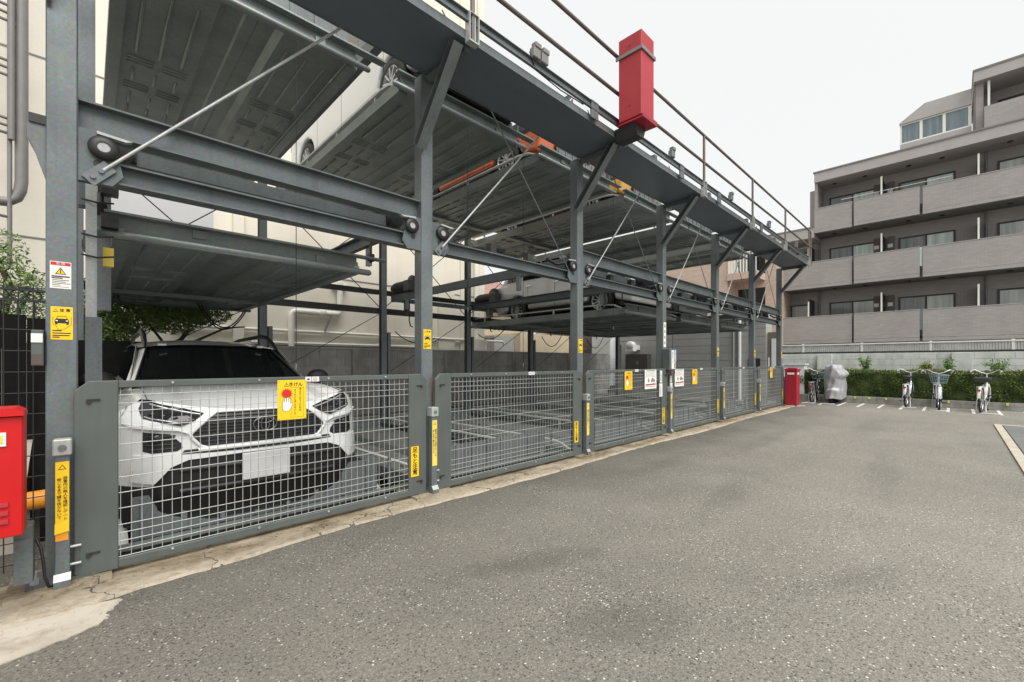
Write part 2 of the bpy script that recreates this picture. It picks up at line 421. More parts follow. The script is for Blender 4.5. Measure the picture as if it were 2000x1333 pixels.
    mat('fascia', (.405, .388, .378), .6, 0, .06, 2)
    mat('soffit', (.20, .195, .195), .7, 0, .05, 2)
    mat('alc_grey', (.34, .345, .335), .7, 0, .08, 1.5, .15, 40, .4, .2)
    mat('wall_brown', (.15, .13, .115), .7, 0, .08, 2)
    # glass of the flats; pale panes hold curtains and sky reflection in their colour
    for nm, a in (('pane_dark', (.20, .225, .22)), ('pane_light', (.62, .74, .70)), ('pane_blue', (.17, .22, .24)), ('pane_curtain', (.52, .56, .53))):
        m, n = newmat(nm, .06, 0, .6)
        c = n.ramp(n.noise(1, 4, n.scale((1, 7, .35))), (.3, tuple(x * .7 for x in a)), (.7, tuple(x * 1.2 for x in a)))
        n.col(c)
    # leaves
    def leafmat(nm, a, b, sc_=3):
        m, n = newmat(nm, .55, 0, .35)
        c = n.ramp(n.noise(sc_, 4), (.3, a), (.7, b))
        c = n.mix(.35, c, n.ramp(n.noise(45, 2), (.3, .25), (.7, .75)), 'OVERLAY'); n.col(c)
        n.p.inputs['Subsurface Weight'].default_value = 0
        return m
    leafmat('leaf_hedge', (.05, .085, .016), (.115, .165, .035), 2.5)
    leafmat('leaf_top', (.13, .17, .035), (.25, .27, .06), 4)
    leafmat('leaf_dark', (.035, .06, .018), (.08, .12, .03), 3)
    leafmat('leaf_tree', (.12, .19, .05), (.24, .32, .10), 3)
    leafmat('leaf_shoot', (.10, .20, .05), (.22, .32, .10), 4)
cloth_mats()

# ---------------------------------------------------------------- ground, pit, kerbs (the setting)
PX0, PX1, PY0, PY1 = -.10, 14.75, 3.78, 9.75
g = MB()
xs = [-120, PX0, PX1, 200]; ys = [-120, PY0, PY1, 160]
for i in range(3):
    for j in range(3):
        if i == 1 and j == 1: continue
        g.quad((xs[i], ys[j], 0), (xs[i + 1], ys[j], 0), (xs[i + 1], ys[j + 1], 0), (xs[i], ys[j + 1], 0))
struct('asphalt_ground', g, 'asphalt', 'worn grey asphalt of the parking yard')
p = MB()
p.quad((PX0, PY0, -.42), (PX1, PY0, -.42), (PX1, PY1, -.42), (PX0, PY1, -.42))
for a, b in (((PX0, PY0), (PX1, PY0)), ((PX1, PY0), (PX1, PY1)), ((PX1, PY1), (PX0, PY1)), ((PX0, PY1), (PX0, PY0))):
    p.quad((a[0], a[1], -.42), (b[0], b[1], -.42), (b[0], b[1], -.002), (a[0], a[1], -.002))
struct('pit_floor', p, 'block_dark', 'dark shallow pit under the parking pallets')
# concrete strip along the gates, broken front edge
rs = random.Random(3)
st = MB(); n_ = 150; X0, X1 = -2.5, 14.5
def fe(x):
    return 3.30 + .03 * math.sin(x * 1.3) - (.07 if x < .6 else .07 * max(0, 1.6 - x)) + rs.uniform(-.012, .012)
row = []
for i in range(n_ + 1):
    x = X0 + (X1 - X0) * i / n_; y = fe(x)
    row.append([(x, y - .012, .002), (x, y + .012, .010 + rs.uniform(0, .006)), (x, y + .10 + rs.uniform(-.03, .03), .014 + rs.uniform(-.004, .004)), (x, 3.56, .016), (x, PY0 - .004, .016), (x, PY0 - .004, -.05)])
for i in range(n_):
    for j in range(5): st.quad(row[i][j], row[i + 1][j], row[i + 1][j + 1], row[i][j + 1])
struct('concrete_strip', st, 'concrete', 'stained and crumbling concrete strip under the gates')
pp = MB()
poly = [(-2.6, 2.62), (-1.2, 2.74), (-.6, 2.80), (-.3, 2.83), (-.10, 2.885), (.02, 2.93), (.065, 2.985), (.075, 3.04), (.10, 3.10), (.14, 3.165), (.06, 3.20), (-.3, 3.215), (-.8, 3.22), (-2.6, 3.22)]
poly = [(x + rs.uniform(-.012, .012), y + rs.uniform(-.008, .008)) for i in range(len(poly)) for x, y in [((poly[i][0] * (1 - f) + poly[(i + 1) % len(poly)][0] * f), (poly[i][1] * (1 - f) + poly[(i + 1) % len(poly)][1] * f)) for f in (0, .25, .5, .75)]]
pp.prism(poly, 'z', .001, .007)
struct('concrete_patch', pp, 'concrete_pale', 'pale concrete patch at the near corner of the asphalt')
# far end of the strip
pp = MB(); pp.prism([(14.5, 3.29), (14.75, 3.22), (14.95, 3.05), (15.0, 3.08), (14.85, 3.28), (14.7, 3.4), (14.5, 3.45)], 'z', .002, .03)
struct('strip_end', pp, 'concrete_pale', 'short pale kerb curling round the end of the strip')
# bicycle bay lines
lm = MB(); lm.box(0, -.03, .003, 1.5, .03, .005); me_line = lm.mesh('bay_line', 'line_white')
bl = thing('bay_lines', None, None, (15.8, 3.4, 0)); bl['kind'] = 'structure'
for k, (x0, x1) in enumerate([(15.9, 17.3)] * 3 + [(15.85, 17.3)] * 10):
    y = 3.36 - .462 * k
    if k in (0,): x0 = 16.1
    inst(me_line, 'painted_line', (x0, y, 0), bl, scale=((x1 - x0) / 1.5, 1, 1))
# ---------------------------------------------------------------- steel frame of the parking machine
PW = 2.48; PXS = [-.105 + PW * i for i in range(7)]; PY = 3.675      # post centres
YR = 9.2; ZW = 4.09; YO = 2.97
fr = thing('parking_frame', 'grey galvanised steel frame of the three storey car parking machine', 'parking structure', (PXS[0], PY, 0))
pm = MB().box(-.065, -.065, .02, .065, .065, 4.085).mesh('post', 'galv')
bm_ = MB(); bm_.box(-.14, -.115, 0, .14, .115, .018)
base_m = bm_.mesh('base_plate', 'foot_steel')
bo = MB(); bo.cyl((0, -.085, .018), (0, -.085, .05), .020, 6, False); bo.cyl((0, -.085, .05), (0, -.085, .085), .013, 8)
bolt_m = bo.mesh('anchor_bolt', 'galv_light')
ft = MB(); ft.box(-.21, -.2, 0, .21, .2, .035); foot_m = ft.mesh('footing', 'concrete')
for i, x in enumerate(PXS):
    bev(inst(pm, 'post', (x, PY, 0), fr), .006)
    inst(foot_m, 'footing', (x, PY - .02, .004), fr)
    inst(base_m, 'base_plate', (x, PY - .015, .038), fr); [inst(bolt_m, 'anchor_bolt', (x + a_ * .105, PY - .015, .038), fr) for a_ in (-1, 1)]
rp = MB().ibeam((0, 0, -.4), (0, 0, 5.1), .13, .13, .012, (0, 1, 0)).mesh('rear_post', 'galv_dark')
gp = MB().chan((0, 0, -.4), (0, 0, 1.98), .07, .1, .008, (0, 1, 0)).mesh('guide_post', 'galv_dark')
for i, x in enumerate(PXS):
    inst(rp, 'rear_post', (x - .0, YR, 0), fr)
    inst(gp, 'guide_post', (x + .16, YR - .02, 0), fr)
# long horizontal beams between the front posts
for i in range(6):
    a, b = PXS[i] + .066, PXS[i + 1] - .066
    if i != 1: MB().ibeam((a, PY + .02, 2.77), (b, PY + .02, 2.77), .12, .18, .012).build('beam', 'steel_grey', fr)
    MB().ibeam((a, PY + .02, 2.46), (b, PY + .02, 2.46), .12, .13, .012).build('beam', 'steel_grey', fr)
    # gussets at both ends, each with a black disc painting a hole's shade
    for s_, e in ((1, a), (-1, b)):
        q = MB(); q.prism([(e, 2.37), (e + s_ * .15, 2.37), (e + s_ * .20, 2.44), (e + s_ * .18, 2.53), (e + s_ * .10, 2.58), (e + s_ * .10, 2.68), (e, 2.68)], 'y', PY - .055, PY - .043)
        q.build('gusset', 'steel_grey', fr)
        MB().cyl((e + s_ * .085, PY - .058, 2.49), (e + s_ * .085, PY - .05, 2.49), .022, 14).build('hole_disc', 'black_steel', fr)
    # wheel of the hoist chain
    for s_, e in ((1, a), (-1, b)):
        yw = PY - .075; xw = e + s_ * .11
        q = MB(); q.lathe([(.03, -.018), (.066, -.018), (.072, 0), (.066, .018), (.03, .018), (.03, -.018)], (xw, yw, 2.585), 'y', 24)
        wl = q.build('chain_wheel', 'black_plastic', fr)
        MB().cyl((xw, yw - .012, 2.585), (xw, yw + .018, 2.585), .031, 14).build('hub', 'galv_light', wl)
        q = MB(); q.prism([(xw - s_ * .03, 2.672), (xw + s_ * .13, 2.658), (xw + s_ * .10, 2.646), (xw - s_ * .03, 2.655)], 'y', yw - .02, yw + .02); q.build('wheel_cover', 'galv_light', wl)
    # cross rods
    top = 4.85; xa, xb = a + .12, b - .12
    MB().tube([(xa - .02, PY - .075, 2.44), (xb, PY - .075, top)], .0105, 8).build('brace_rod', 'galv_light', fr)
    if i > 0: MB().tube([(xb + .02, PY - .05, 2.44), (xa, PY - .05, top)], .007, 8).build('brace_rod', 'galv', fr)
    d = Vector((xb - xa, 0, top - 2.44)).normalized()
    c0 = Vector((xa - .02, PY - .066, 2.44))
    q = MB(); q.bar(c0 - d * .09, c0 + d * .06, .012, .075, (0, 0, 1)); cl = q.build('rod_clamp', 'galv', fr)
    for t in (-.055, .0): q = MB(); q.cyl(c0 + d * t + Vector((0, -.02, 0)), c0 + d * t, .014, 6, False); q.build('bolt', 'galv_dark', cl)
# bracket carrying the near left hoist
q = MB(); q.prism([(-.24, 2.66), (-.17, 2.66), (-.17, 2.34), (-.215, 2.5), (-.24, 2.56)], 'y', PY - .05, PY + .05); q.build('side_bracket', 'galv_dark', fr)
MB().box(-.235, PY - .06, 2.64, -.17, PY + .06, 2.69).build('side_bracket', 'black_steel', fr)
# rear horizontal beams
for i in range(6):
    a, b = PXS[i] + .066, PXS[i + 1] - .066
    MB().bar((a, YR + .09, 2.47), (b, YR + .09, 2.47), .08, .13).build('beam', 'black_steel', fr)
    if i > 0: MB().bar((a, YR + .09, 2.90), (b, YR + .09, 2.90), .08, .11).build('beam', 'black_steel', fr)
    MB().tube([(a, YR + .02, 1.0), (b, YR + .02, 2.4)], .008, 6).build('brace_rod', 'black_steel', fr)
    MB().tube([(a, YR + .06, 2.55), (b, YR + .06, 4.6)], .010, 6).build('brace_rod', 'black_steel', fr)
    MB().tube([(b, YR + .03, 2.55), (a, YR + .03, 4.6)], .010, 6).build('brace_rod', 'black_steel', fr)
# top side beam over the posts
for i in range(7):
    MB().bar((PXS[i], PY + .1, 4.95), (PXS[i], YR, 4.95), .1, .16).build('top_beam', 'steel_grey', fr)
MB().ibeam((PXS[0] - .06, PY + .3, 4.5), (PXS[6] + .06, PY + .3, 4.5), .12, .16).build('top_beam', 'steel_grey', fr)
# walkway along the third storey
XW0, XW1 = -4.0, 15.0
for i in range(-1, 7):
    x0 = max(XW0, PXS[0] + PW * i + .004); x1 = min(XW1, PXS[0] + PW * (i + 1) - .004)
    if i == -1: x0 = XW0
    MB().box(x0, YO, ZW, x1, 3.585, ZW + .012).build('walkway_plate', 'walk_plate', fr)
    MB().box(x0, YO - .01, ZW - .004, x1, YO - .002, ZW + .075).build('walkway_edge', 'galv', fr)
    MB().box(x0, 3.588, ZW - .004, x1, 3.6, ZW + .05).build('walkway_edge', 'steel_grey', fr)
tb = MB(); tb.chan((XW0, YO - .03, ZW + .165), (XW1, YO - .03, ZW + .165), .03, .085, .006); tb.build('toe_board', 'galv', fr)
for i in range(7):
    x = PXS[i] + .01
    # diagonal bracket and flat strut under the walkway
    q = MB(); q.chan((x - .05, PY - .07, 3.36), (x - .05, YO + .05, ZW - .02), .1, .085, .008, (0, -.7, .7), -1)
    q.build('walkway_bracket', 'galv', fr)
    MB().bar((x, PY - .07, ZW - .035), (x, YO + .03, ZW - .035), .05, .06).build('walkway_bracket', 'steel_grey', fr)
    # open square socket at the outer end
    q = MB(); y0, y1 = YO - .075, YO - .012
    q.box(x - .055, y0, ZW - .03, x - .045, y1, ZW + .20); q.box(x + .045, y0, ZW - .03, x + .055, y1, ZW + .20)
    q.box(x - .045, y1 - .008, ZW - .03, x + .045, y1, ZW + .2); q.box(x - .055, y0, ZW - .045, x + .055, y1, ZW - .03)
    q.box(x - .055, y0, ZW + .2, x + .055, y1, ZW + .207)
    q.build('rail_socket', 'galv_light', fr)
    MB().cyl((x, YO - .045, ZW - .02), (x, YO - .045, 5.07), .021, 10).build('rail_post', 'rail_brown', fr)
    MB().cyl((x + .02, YO - .045, ZW - .01), (x + .02, YO - .045, ZW + .195), .016, 8).build('socket_pin', 'galv_light', fr)
    q = MB(); q.cyl((x + .1, 3.56, ZW - .06), (x + .1, 3.56, ZW - .005), .028, 8); q.build('bolt', 'galv_light', fr)
MB().tube([(XW0, YO - .045, 5.07), (XW1 - .08, YO - .045, 5.07), (XW1 - .02, YO - .045, 5.04), (XW1, YO - .045, 4.98), (XW1, YO - .045, ZW)], .021, 10).build('hand_rail', 'rail_brown', fr)
MB().tube([(XW0, YO - .045, 4.62), (XW1, YO - .045, 4.62)], .021, 10).build('hand_rail', 'rail_brown', fr)
MB().tube([(XW1, YO - .045, 4.62), (XW1, 3.5, 4.62)], .018, 8).build('hand_rail', 'rail_brown', fr)
# sensor boxes clamped on the toe board
for x in (3.18, 3.3, 8.55, 10.9, 13.3, 6.15):
    q = MB(); z = ZW + .21
    q.box(x - .05, YO - .085, z, x + .05, YO - .02, z + .1); q.box(x - .035, YO - .095, z + .1, x + .055, YO - .03, z + .15)
    o = bev(q.build('sensor_box', 'pipe_grey' if x < 4 else 'galv', fr), .006)
for x in (1.2, 4.2, 6.5, 8.0, 10.4):
    q = MB(); q.box(x - .07, YO - .055, ZW + .02, x + .07, YO - .035, ZW + .22); q.build('splice_plate', 'galv', fr)
MB().tube([(3.1, YO - .05, ZW + .25), (3.2, YO - .04, ZW + .12), (3.6, YO - .03, ZW + .1), (4.0, YO - .035, ZW + .11)], .006, 6).build('sensor_cable', 'cable', fr)
# rust run-off beside the gates
for i in range(3):
    x = PXS[i] + .045; zz = [1.12, 1.05, .86, .62, .40]
    q = MB()
    for k in range(4): q.add([(x + .002 * k, 3.6085, zz[k]), (x + .021, 3.6085, zz[k]), (x + .021, 3.6085, zz[k + 1]), (x + .002 * (k + 1), 3.6085, zz[k + 1])], [(0, 1, 2, 3)])
    q.build('rust_run', 'rust_stain', fr)
# gate guide rails on the posts (carry the long yellow label)
for i, x in enumerate(PXS[:7]):
    cxg = x + .005 if i == 0 else x
    q = MB(); q.box(cxg - .03, 3.485, .11, cxg + .03, 3.545, .80)
    gr = bev(q.build('gate_guide', 'galv', fr), .004)
    q = MB(); q.prism([(3.485, .11), (3.545, .11), (3.60, .02), (3.52, .02), (3.46, .02), (3.46, .075)], 'x', cxg - .034, cxg + .034); q.build('guide_foot', 'galv', fr)
    q = MB(); q.quad((cxg - .034, 3.484, .112), (cxg + .034, 3.484, .112), (cxg + .034, 3.459, .077), (cxg - .034, 3.459, .077)); q.build('guide_foot', 'galv_light', fr)  # pale overlay: bright highlight of the sloping foot put into colour
    q = MB(); q.box(cxg - .038, 3.47, .77, cxg + .038, 3.555, .86); bev(q.build('guide_cap', 'galv_light', fr), .006)
    q = MB(); q.cyl((cxg, 3.462, .815), (cxg, 3.47, .815), .017, 14); q.build('bolt', 'galv', fr)
    for z in (.14, .24): q = MB(); q.cyl((cxg + .03, 3.52, z), (cxg + .075, 3.52, z), .008, 8); q.build('bolt', 'galv_light', fr)
# near-left slim guide column with conduit
q = MB(); q.box(-.012, 4.40, -.3, .078, 4.46, 1.62); q.build('guide_column', 'galv', fr)
q = MB(); q.ext((.02, 4.43, 1.62), (.02, 4.43, 3.0), [(-.03, -.03), (.03, -.03), (.03, .03), (-.03, .03)], (0, 1, 0)); q.build('guide_column', 'galv_light', fr)
q = MB(); q.ibeam((-.015, 4.75, 2.5), (-.015, 4.75, 6.5), .12, .12, .012, (0, 1, 0)); q.build('hoist_column', 'galv', fr)
q = MB(); q.ibeam((.085, 4.75, 1.7), (.085, 4.75, 2.62), .10, .12, .012, (0, 1, 0)); q.build('hoist_column', 'galv_dark', fr)
for z in (2.05, 2.2, 2.45): MB().tube([(-.03, 4.4, z + .02), (.05, 4.36, z), (.14, 4.42, z + .03)], .007, 6).build('hoist_cable', 'cable', fr)
q = MB(); q.box(.085, 4.5, 2.02, .145, 4.56, 2.16); q.build('hoist_block', 'yellow_faded', fr)
for z in (2.3, 2.55, 2.75): MB().box(.07, 4.42, z, .17, 4.52, z + .1).build('hoist_block', 'motor', fr)
# hanging cables at the rear
def swag(x0, x1, y, z0, z1, sag, r=.011, n=14):
    return [(x0 + (x1 - x0) * t, y, z0 + (z1 - z0) * t - sag * 4 * t * (1 - t)) for t in [i / n for i in range(n + 1)]]
for i, (x0, x1, z0, z1, sg) in enumerate([(1.35, 2.1, 2.3, 2.28, .42), (1.4, 2.06, 2.28, 2.26, .36), (5.1, 6.2, 2.0, 1.9, .2), (7.6, 8.6, 2.05, 2.25, .2), (10.2, 11.2, 2.1, 2.2, .35), (12.6, 13.6, 2.1, 2.2, .35)]):
    MB().tube(swag(x0, x1, YR - .12, z0, z1, sg), .012, 6).build('hanging_cable', 'cable', fr)

# plumb wires of the pallet sensors
for k, (x, zb) in enumerate(((1.36, 1.26), (3.35, 1.95), (4.33, 1.26), (6.6, 1.9))):
    lab = ['thin black plumb wire hanging before the white car windscreen', 'thin black plumb wire hanging just left of the second post', 'thin plumb wire with a weight over the second gate', 'thin plumb wire hanging between the third and fourth posts'][k]
    t = thing('plumb_wire', lab, 'wire', (x, 4.2, zb), 'plumb wires hanging from the upper pallets')
    MB().cyl((x, 4.2, zb), (x, 4.2, 4.2), .0035, 5).build('wire', 'cable', t)
    MB().lathe([(.0005, .05), (.006, .03), (.010, 0), (.007, -.02), (.0005, -.025)], (x, 4.2, zb - .02), 'z', 10).build('weight', 'galv', t)

# ---------------------------------------------------------------- pallets
W_, L_ = 1.97, 4.9
def make_pallet(name, label):
    t = thing(name, label, 'car pallet', (0, 0, 0), 'steel pallets of the parking machine')
    for s_, x in ((1, 0), (-1, W_)):
        q = MB(); q.box(x, .06, .004, x + s_ * .10, L_ - .06, .014); q.box(x, .06, .014, x + s_ * .01, L_ - .06, .132); q.box(x, .06, .132, x + s_ * .05, L_ - .06, .140)
        q.box(x + s_ * .1, .06, .004, x + s_ * .108, L_ - .06, .05)
        q.build('side_beam', 'pallet_steel', t)
    for y, s_ in ((0, 1), (L_, -1)):
        q = MB(); q.box(-.05, y - s_ * .03, .186, W_ + .30, y + s_ * .07, .204); q.box(.02, y + s_ * .05, .02, W_ - .02, y + s_ * .06, .186)
        q.tube([(-.11, y, .03), (-.09, y, .03), (W_ + .10, y, .03), (W_ + .12, y, .03)], [.018, .032, .032, .018], 10)
        q.box(-.02, y + s_ * .0, .02, W_ - .04, y + s_ * .06, .03)
        q.box(.5, y + s_ * .03, .11, .6, y + s_ * .05, .18); q.box(W_ - .45, y + s_ * .03, .06, W_ - .35, y + s_ * .05, .14)
        q.build('end_beam', 'pallet_steel', t)
    ya, yb = .07, L_ - .07
    for x0 in (.110, 1.2455):
        q = MB(); q.box(x0, ya, .055, x0 + .6145, yb, .065)
        xs_ = (x0 + .11, x0 + .30, x0 + .49)
        yy = .35
        for ln, cross in ((1.15, 1), (.32, 1), (.32, 0), (1.0, 1), (.32, 1), (.9, 0)):
            for k, x in enumerate(xs_):
                e0 = yy + (.0 if ln > .5 else .03); q.tube([(x, e0, .060), (x, e0 + .03, .054), (x, e0 + ln - .06, .054), (x, e0 + ln - .03, .060)], [.006, .017, .017, .006], 6)
            yy += ln + .05
            if cross:
                for c_ in range(3):
                    y = yy + .02 + c_ * .06
                    for xx in (x0 + .04, x0 + .33): q.tube([(xx, y, .060), (xx + .02, y, .055), (xx + .22, y, .055), (xx + .24, y, .060)], [.005, .013, .013, .005], 6)
                yy += .22
        q.build('deck_panel', 'pallet_steel', t)
    q = MB(); prof = [(.725, .055), (.78, .118), (.92, .118), (.94, .105), (1.03, .105), (1.05, .118), (1.19, .118), (1.245, .055), (1.245, .065), (1.20, .13), (.77, .13), (.725, .065)]
    q.prism(prof, 'y', ya, yb); q.build('centre_panel', 'pallet_steel', t)
    for x in (.04, W_ - .02):
        q = MB(); q.ext((x, .55, .24), (x, L_ - .1, .24), [(-.027, -.012), (.027, -.012), (.027, .012), (-.027, .012)]); q.bar((x, .551, .24), (x, .33, .21), .054, .024); q.bar((x, .33, .21), (x, .04, .08), .054, .024)
        for y in (.7, 1.9, 3.1, 4.3): q.box(x - .012, y, .06, x + .012, y + .04, .235)
        q.build('wheel_guide', 'guide_pale', t)
    for y in (3.45,): q = MB(); q.box(.109, y, -.005, W_ - .109, y + .09, .05); q.build('cross_beam', 'pallet_steel', t)
    q = MB()
    for k in range(3): q.box(.85 + k * .12, .12, .131, .90 + k * .12, .26, .136)
    q.build('grip_strip', 'black_steel', t)
    return t
ORDN = ['first', 'second', 'third', 'fourth', 'fifth', 'sixth']
pal = make_pallet('car_pallet', 'empty top storey pallet over the white car, its ribbed underside nearest the camera')
def px0(i): return .14 + PW * i
TX = px0
ZTP, YTP = 4.48, 4.52
pal.location = (TX(0), YTP, ZTP)
top_labels = {1: 'top storey pallet carrying the white van', 2: 'top storey pallet carrying the orange car', 3: 'top storey pallet carrying the yellow car', 4: 'bare top storey pallet just past the yellow car', 5: 'top storey pallet at the far end of the machine'}
TOPS = [pal]
for i in range(1, 6): TOPS.append(dup(pal, (TX(i), YTP, ZTP), 0, top_labels[i]))
mid = {0: 'empty middle storey pallet hanging low over the white car roof', 3: 'middle storey pallet carrying the white estate car', 4: 'middle storey pallet carrying the dark grey saloon', 5: 'bare middle storey pallet at the far end'}
for i, lb in mid.items(): dup(pal, (px0(i), 4.5, 2.24), 0, lb)
fpm = MB(); fpm.box(.08, .10, .2, W_ - .08, .115, .50)
for k in range(9): fpm.box(.12 + k * .235, .085, .21, .15 + k * .235, .0995, .49)
fpm = fpm.mesh('front_panel', 'galv_dark')
for i in (0, 4, 5):
    o = bpy.data.objects.new('front_panel', fpm); C.objects.link(o); o.parent = TOPS[i]
for i in (1, 2, 3):
    o = bpy.data.objects.new('front_panel', fpm); C.objects.link(o); o.parent = TOPS[i]; o.scale = (.80, 1, .55); o.location = (.40, 0, .10)
low = ['ground pallet under the white car', 'empty ground pallet behind the second gate', 'empty ground pallet behind the third gate', 'empty ground pallet behind the fourth gate', 'empty ground pallet behind the fifth gate', 'empty ground pallet behind the farthest gate']
fl_ = MB()
for x_ in (.12, 1.25): fl_.box(x_, .075, .0665, x_ + .60, 4.8, .070)
fl_.box(.12, .02, .0665, 1.85, .0745, .12); fl_.box(.79, .1, .132, 1.18, 4.8, .135)
fl_ = fl_.mesh('front_plate', 'deck_steel')
for i in range(6):
    g_ = dup(pal, (px0(i), 3.86, -.145), 0, low[i])
    o = bpy.data.objects.new('front_plate', fl_); C.objects.link(o); o.parent = g_

# ---------------------------------------------------------------- hoist carriages of the middle storey
def make_carriage(label):
    t = thing('hoist_carriage', label, 'hoist frame', (0, 0, 0), 'hoist carriages of the middle storey')
    for x in (-.02, 2.36):
        q = MB(); q.chan((x, .0, 0), (x, 5.15, 0), .07, .15, .01, (0, 0, 1), 1 if x < 1 else -1); q.build('long_beam', 'steel_grey', t)
        [MB().box(x - .03, yh, -.3, x + .02, yh + .07, -.075).build('hanger', 'galv', t) for yh in (.95, 4.4)]
    for y in (.12, 5.08):
        q = MB(); q.bar((.05, y, -.02), (2.3, y, -.02), .06, .1); q.build('cross_beam', 'steel_grey', t)
    # motor, gearbox and cable drum at the rear
    x = .05
    m = MB(); m.cyl((x - .06, 4.45, .21), (x - .06, 4.95, .21), .115, 16); m.cyl((x - .06, 4.95, .21), (x - .06, 5.05, .21), .08, 16)
    for k in range(8): m.lathe([(.115, 0), (.128, .005), (.128, .014), (.115, .019)], (x - .06, 4.5 + k * .052, .21), 'y', 16)
    mo = m.build('hoist_motor', 'motor', t)
    m = MB(); m.box(x - .17, 4.2, .075, x + .06, 4.44, .32); bev(m.build('gearbox', 'motor', mo), .015)
    m = MB(); m.lathe([(.02, 0), (.22, 0), (.22, .02), (.15, .03), (.15, .12), (.22, .13), (.22, .15), (.02, .15)], (x + .1, 4.55, .27), 'x', 20); m.build('cable_drum', 'black_plastic', t)
    m = MB(); m.tube([(x + .2, 4.8, -.07), (x + .2, 4.8, -.5), (x + .24, 4.82, -.62), (x + .32, 4.85, -.64)], .014, 8); m.build('cable_arm', 'cable', t)
    m = MB(); m.box(x + .06, 4.7, -.36, x + .16, 4.8, -.08); m.build('junction_box', 'motor', t)
    # wheel blocks running on the front beams
    for x in (.12, 2.2):
        m = MB(); m.cyl((x - .03, -.02, -.02), (x - .03, .06, -.02), .07, 18); m.box(x - .1, .06, -.06, x + .05, .1, .05); m.build('wheel_block', 'black_plastic', t)
    m = MB()
    for q_ in range(5): m.tube([(2.1 - q_ * .09, .2 + .05 * (q_ % 2), .02 + .03 * (q_ % 3)), (1.95 - q_ * .07, .35, .12), (1.7 - q_ * .05, .3, .05)], .014, 6)
    m.build('cable_bundle', 'black_plastic', t)
    return t
car_labels = {0: 'hoist carriage over the nearest middle storey pallet', 2: 'empty hoist carriage left of the white estate car, motor at its rear end', 3: 'hoist carriage round the white estate car', 4: 'hoist carriage over the dark grey saloon', 5: 'hoist carriage at the far end of the machine'}
cg = make_carriage(car_labels[0])
cg.location = (px0(0) - .06, 3.98, 2.755)
for i in (2, 3, 4, 5): dup(cg, (px0(i) - .06, 3.98, 2.755), 0, car_labels[i])

for i in (0, 3, 4, 5):
    for dx in (-.06, W_ + .16):
        for y in (4.58, 9.2):
            q = MB(); x = px0(i) + dx
            q.cyl((x, y, 2.40), (x, y, 2.74), .014, 6); q.box(x - .03, y - .03, 2.42, x + .03, y + .03, 2.50); q.build('hoist_chain', 'black_plastic', fr)
for i in range(1, 6):
    a, b = PXS[i] + .07, PXS[i + 1] - .07
    for k, (dz, r) in enumerate(((2.545, .012), (2.56, .009), (2.60, .011))):
        rr_ = random.Random(i * 7 + k); pts = [(a + (b - a) * t, PY + .10 + .05 * k + rr_.uniform(-.02, .02), dz + rr_.uniform(-.012, .02)) for t in [j / 9 for j in range(10)]]
        MB().tube(pts, r, 6).build('conduit', 'cable', fr)
    for k in range(3):
        x = a + .25 + k * .62
        MB().box(x, PY + .06, 2.53, x + .09, PY + .14, 2.65).build('limit_switch', 'motor', fr)
    MB().tube([(b - .45, PY + .1, 2.66), (b - .3, PY + .05, 2.60), (b - .22, PY - .02, 2.62), (b - .16, PY - .02, 2.56)], .022, 8).build('cable_loop', 'black_plastic', fr)
# ---------------------------------------------------------------- lifting gates
def make_gate(label):
    """local: x 0..2.38, front face y=0"""
    t = thing('lift_gate', label, 'gate', (0, 0, 0), 'wire mesh lifting gates along the parking bays')
    for s_, x in ((1, 0), (-1, 2.38)):
        wd = .19
        q = MB(); q.prism([(x, .06), (x + s_ * .04, .04), (x + s_ * wd, .04), (x + s_ * wd, 1.18), (x + s_ * .06, 1.18), (x, 1.125)], 'y', 0, .035)
        sp = bev(q.build('side_plate', 'gate_paint', t), .005)
        for z in (.16, 1.06):
            q = MB(); q.cyl((x + s_ * .06, -.012, z), (x + s_ * .06, 0, z), .012, 6, False); q.box(x + s_ * .05, -.008, z + .005, x + s_ * .11, -.001, z + .014)
            q.build('bolt', 'black_steel', sp)
    q = MB(); q.box(.19, .004, 1.135, 2.19, .034, 1.178); bev(q.build('top_rail', 'gate_paint', t), .004)
    q = MB(); q.box(.19, .002, .045, 2.19, .036, .098); bev(q.build('bottom_rail', 'gate_paint', t), .004)
    rv = MB().cyl((0, -.004, 0), (0, .003, 0), .008, 8).mesh('rivet', 'galv_light')
    for x in (.45, .95, 1.45, 1.95):
        inst(rv, 'rivet', (x, .001, 1.16), t); inst(rv, 'rivet', (x, -.001, .085), t)
    vm = MB().cyl((0, .02, .098), (0, .02, 1.135), .0024, 6).mesh('wire', 'wire')
    hm = MB().cyl((.19, .0152, 0), (2.19, .0152, 0), .0027, 6).mesh('wire', 'wire')
    for k in range(40):
        inst(vm, 'wire', (.2 + k * .05, 0, 0), t)
    for z in (.105, .15, .20, .25, .30, .40, .495, .59, .69, .79, .89, .99, 1.04, 1.09): inst(hm, 'wire', (0, 0, z), t)
    return t
gl = ['mesh gate in front of the white car', 'mesh gate between the second and third posts, no board on it', 'mesh gate with a yellow board left of a white poster, before the operating panel', 'mesh gate just right of the operating panel', 'narrow looking mesh gate without boards, second from the far end', 'mesh gate at the far end beside the dark red box']
gate = make_gate(gl[0]); GX = [-.055 + PW * i for i in range(6)]
gate.location = (GX[0], 3.545, .0)
for i in range(1, 6): dup(gate, (GX[i], 3.545, 0), 0, gl[i])
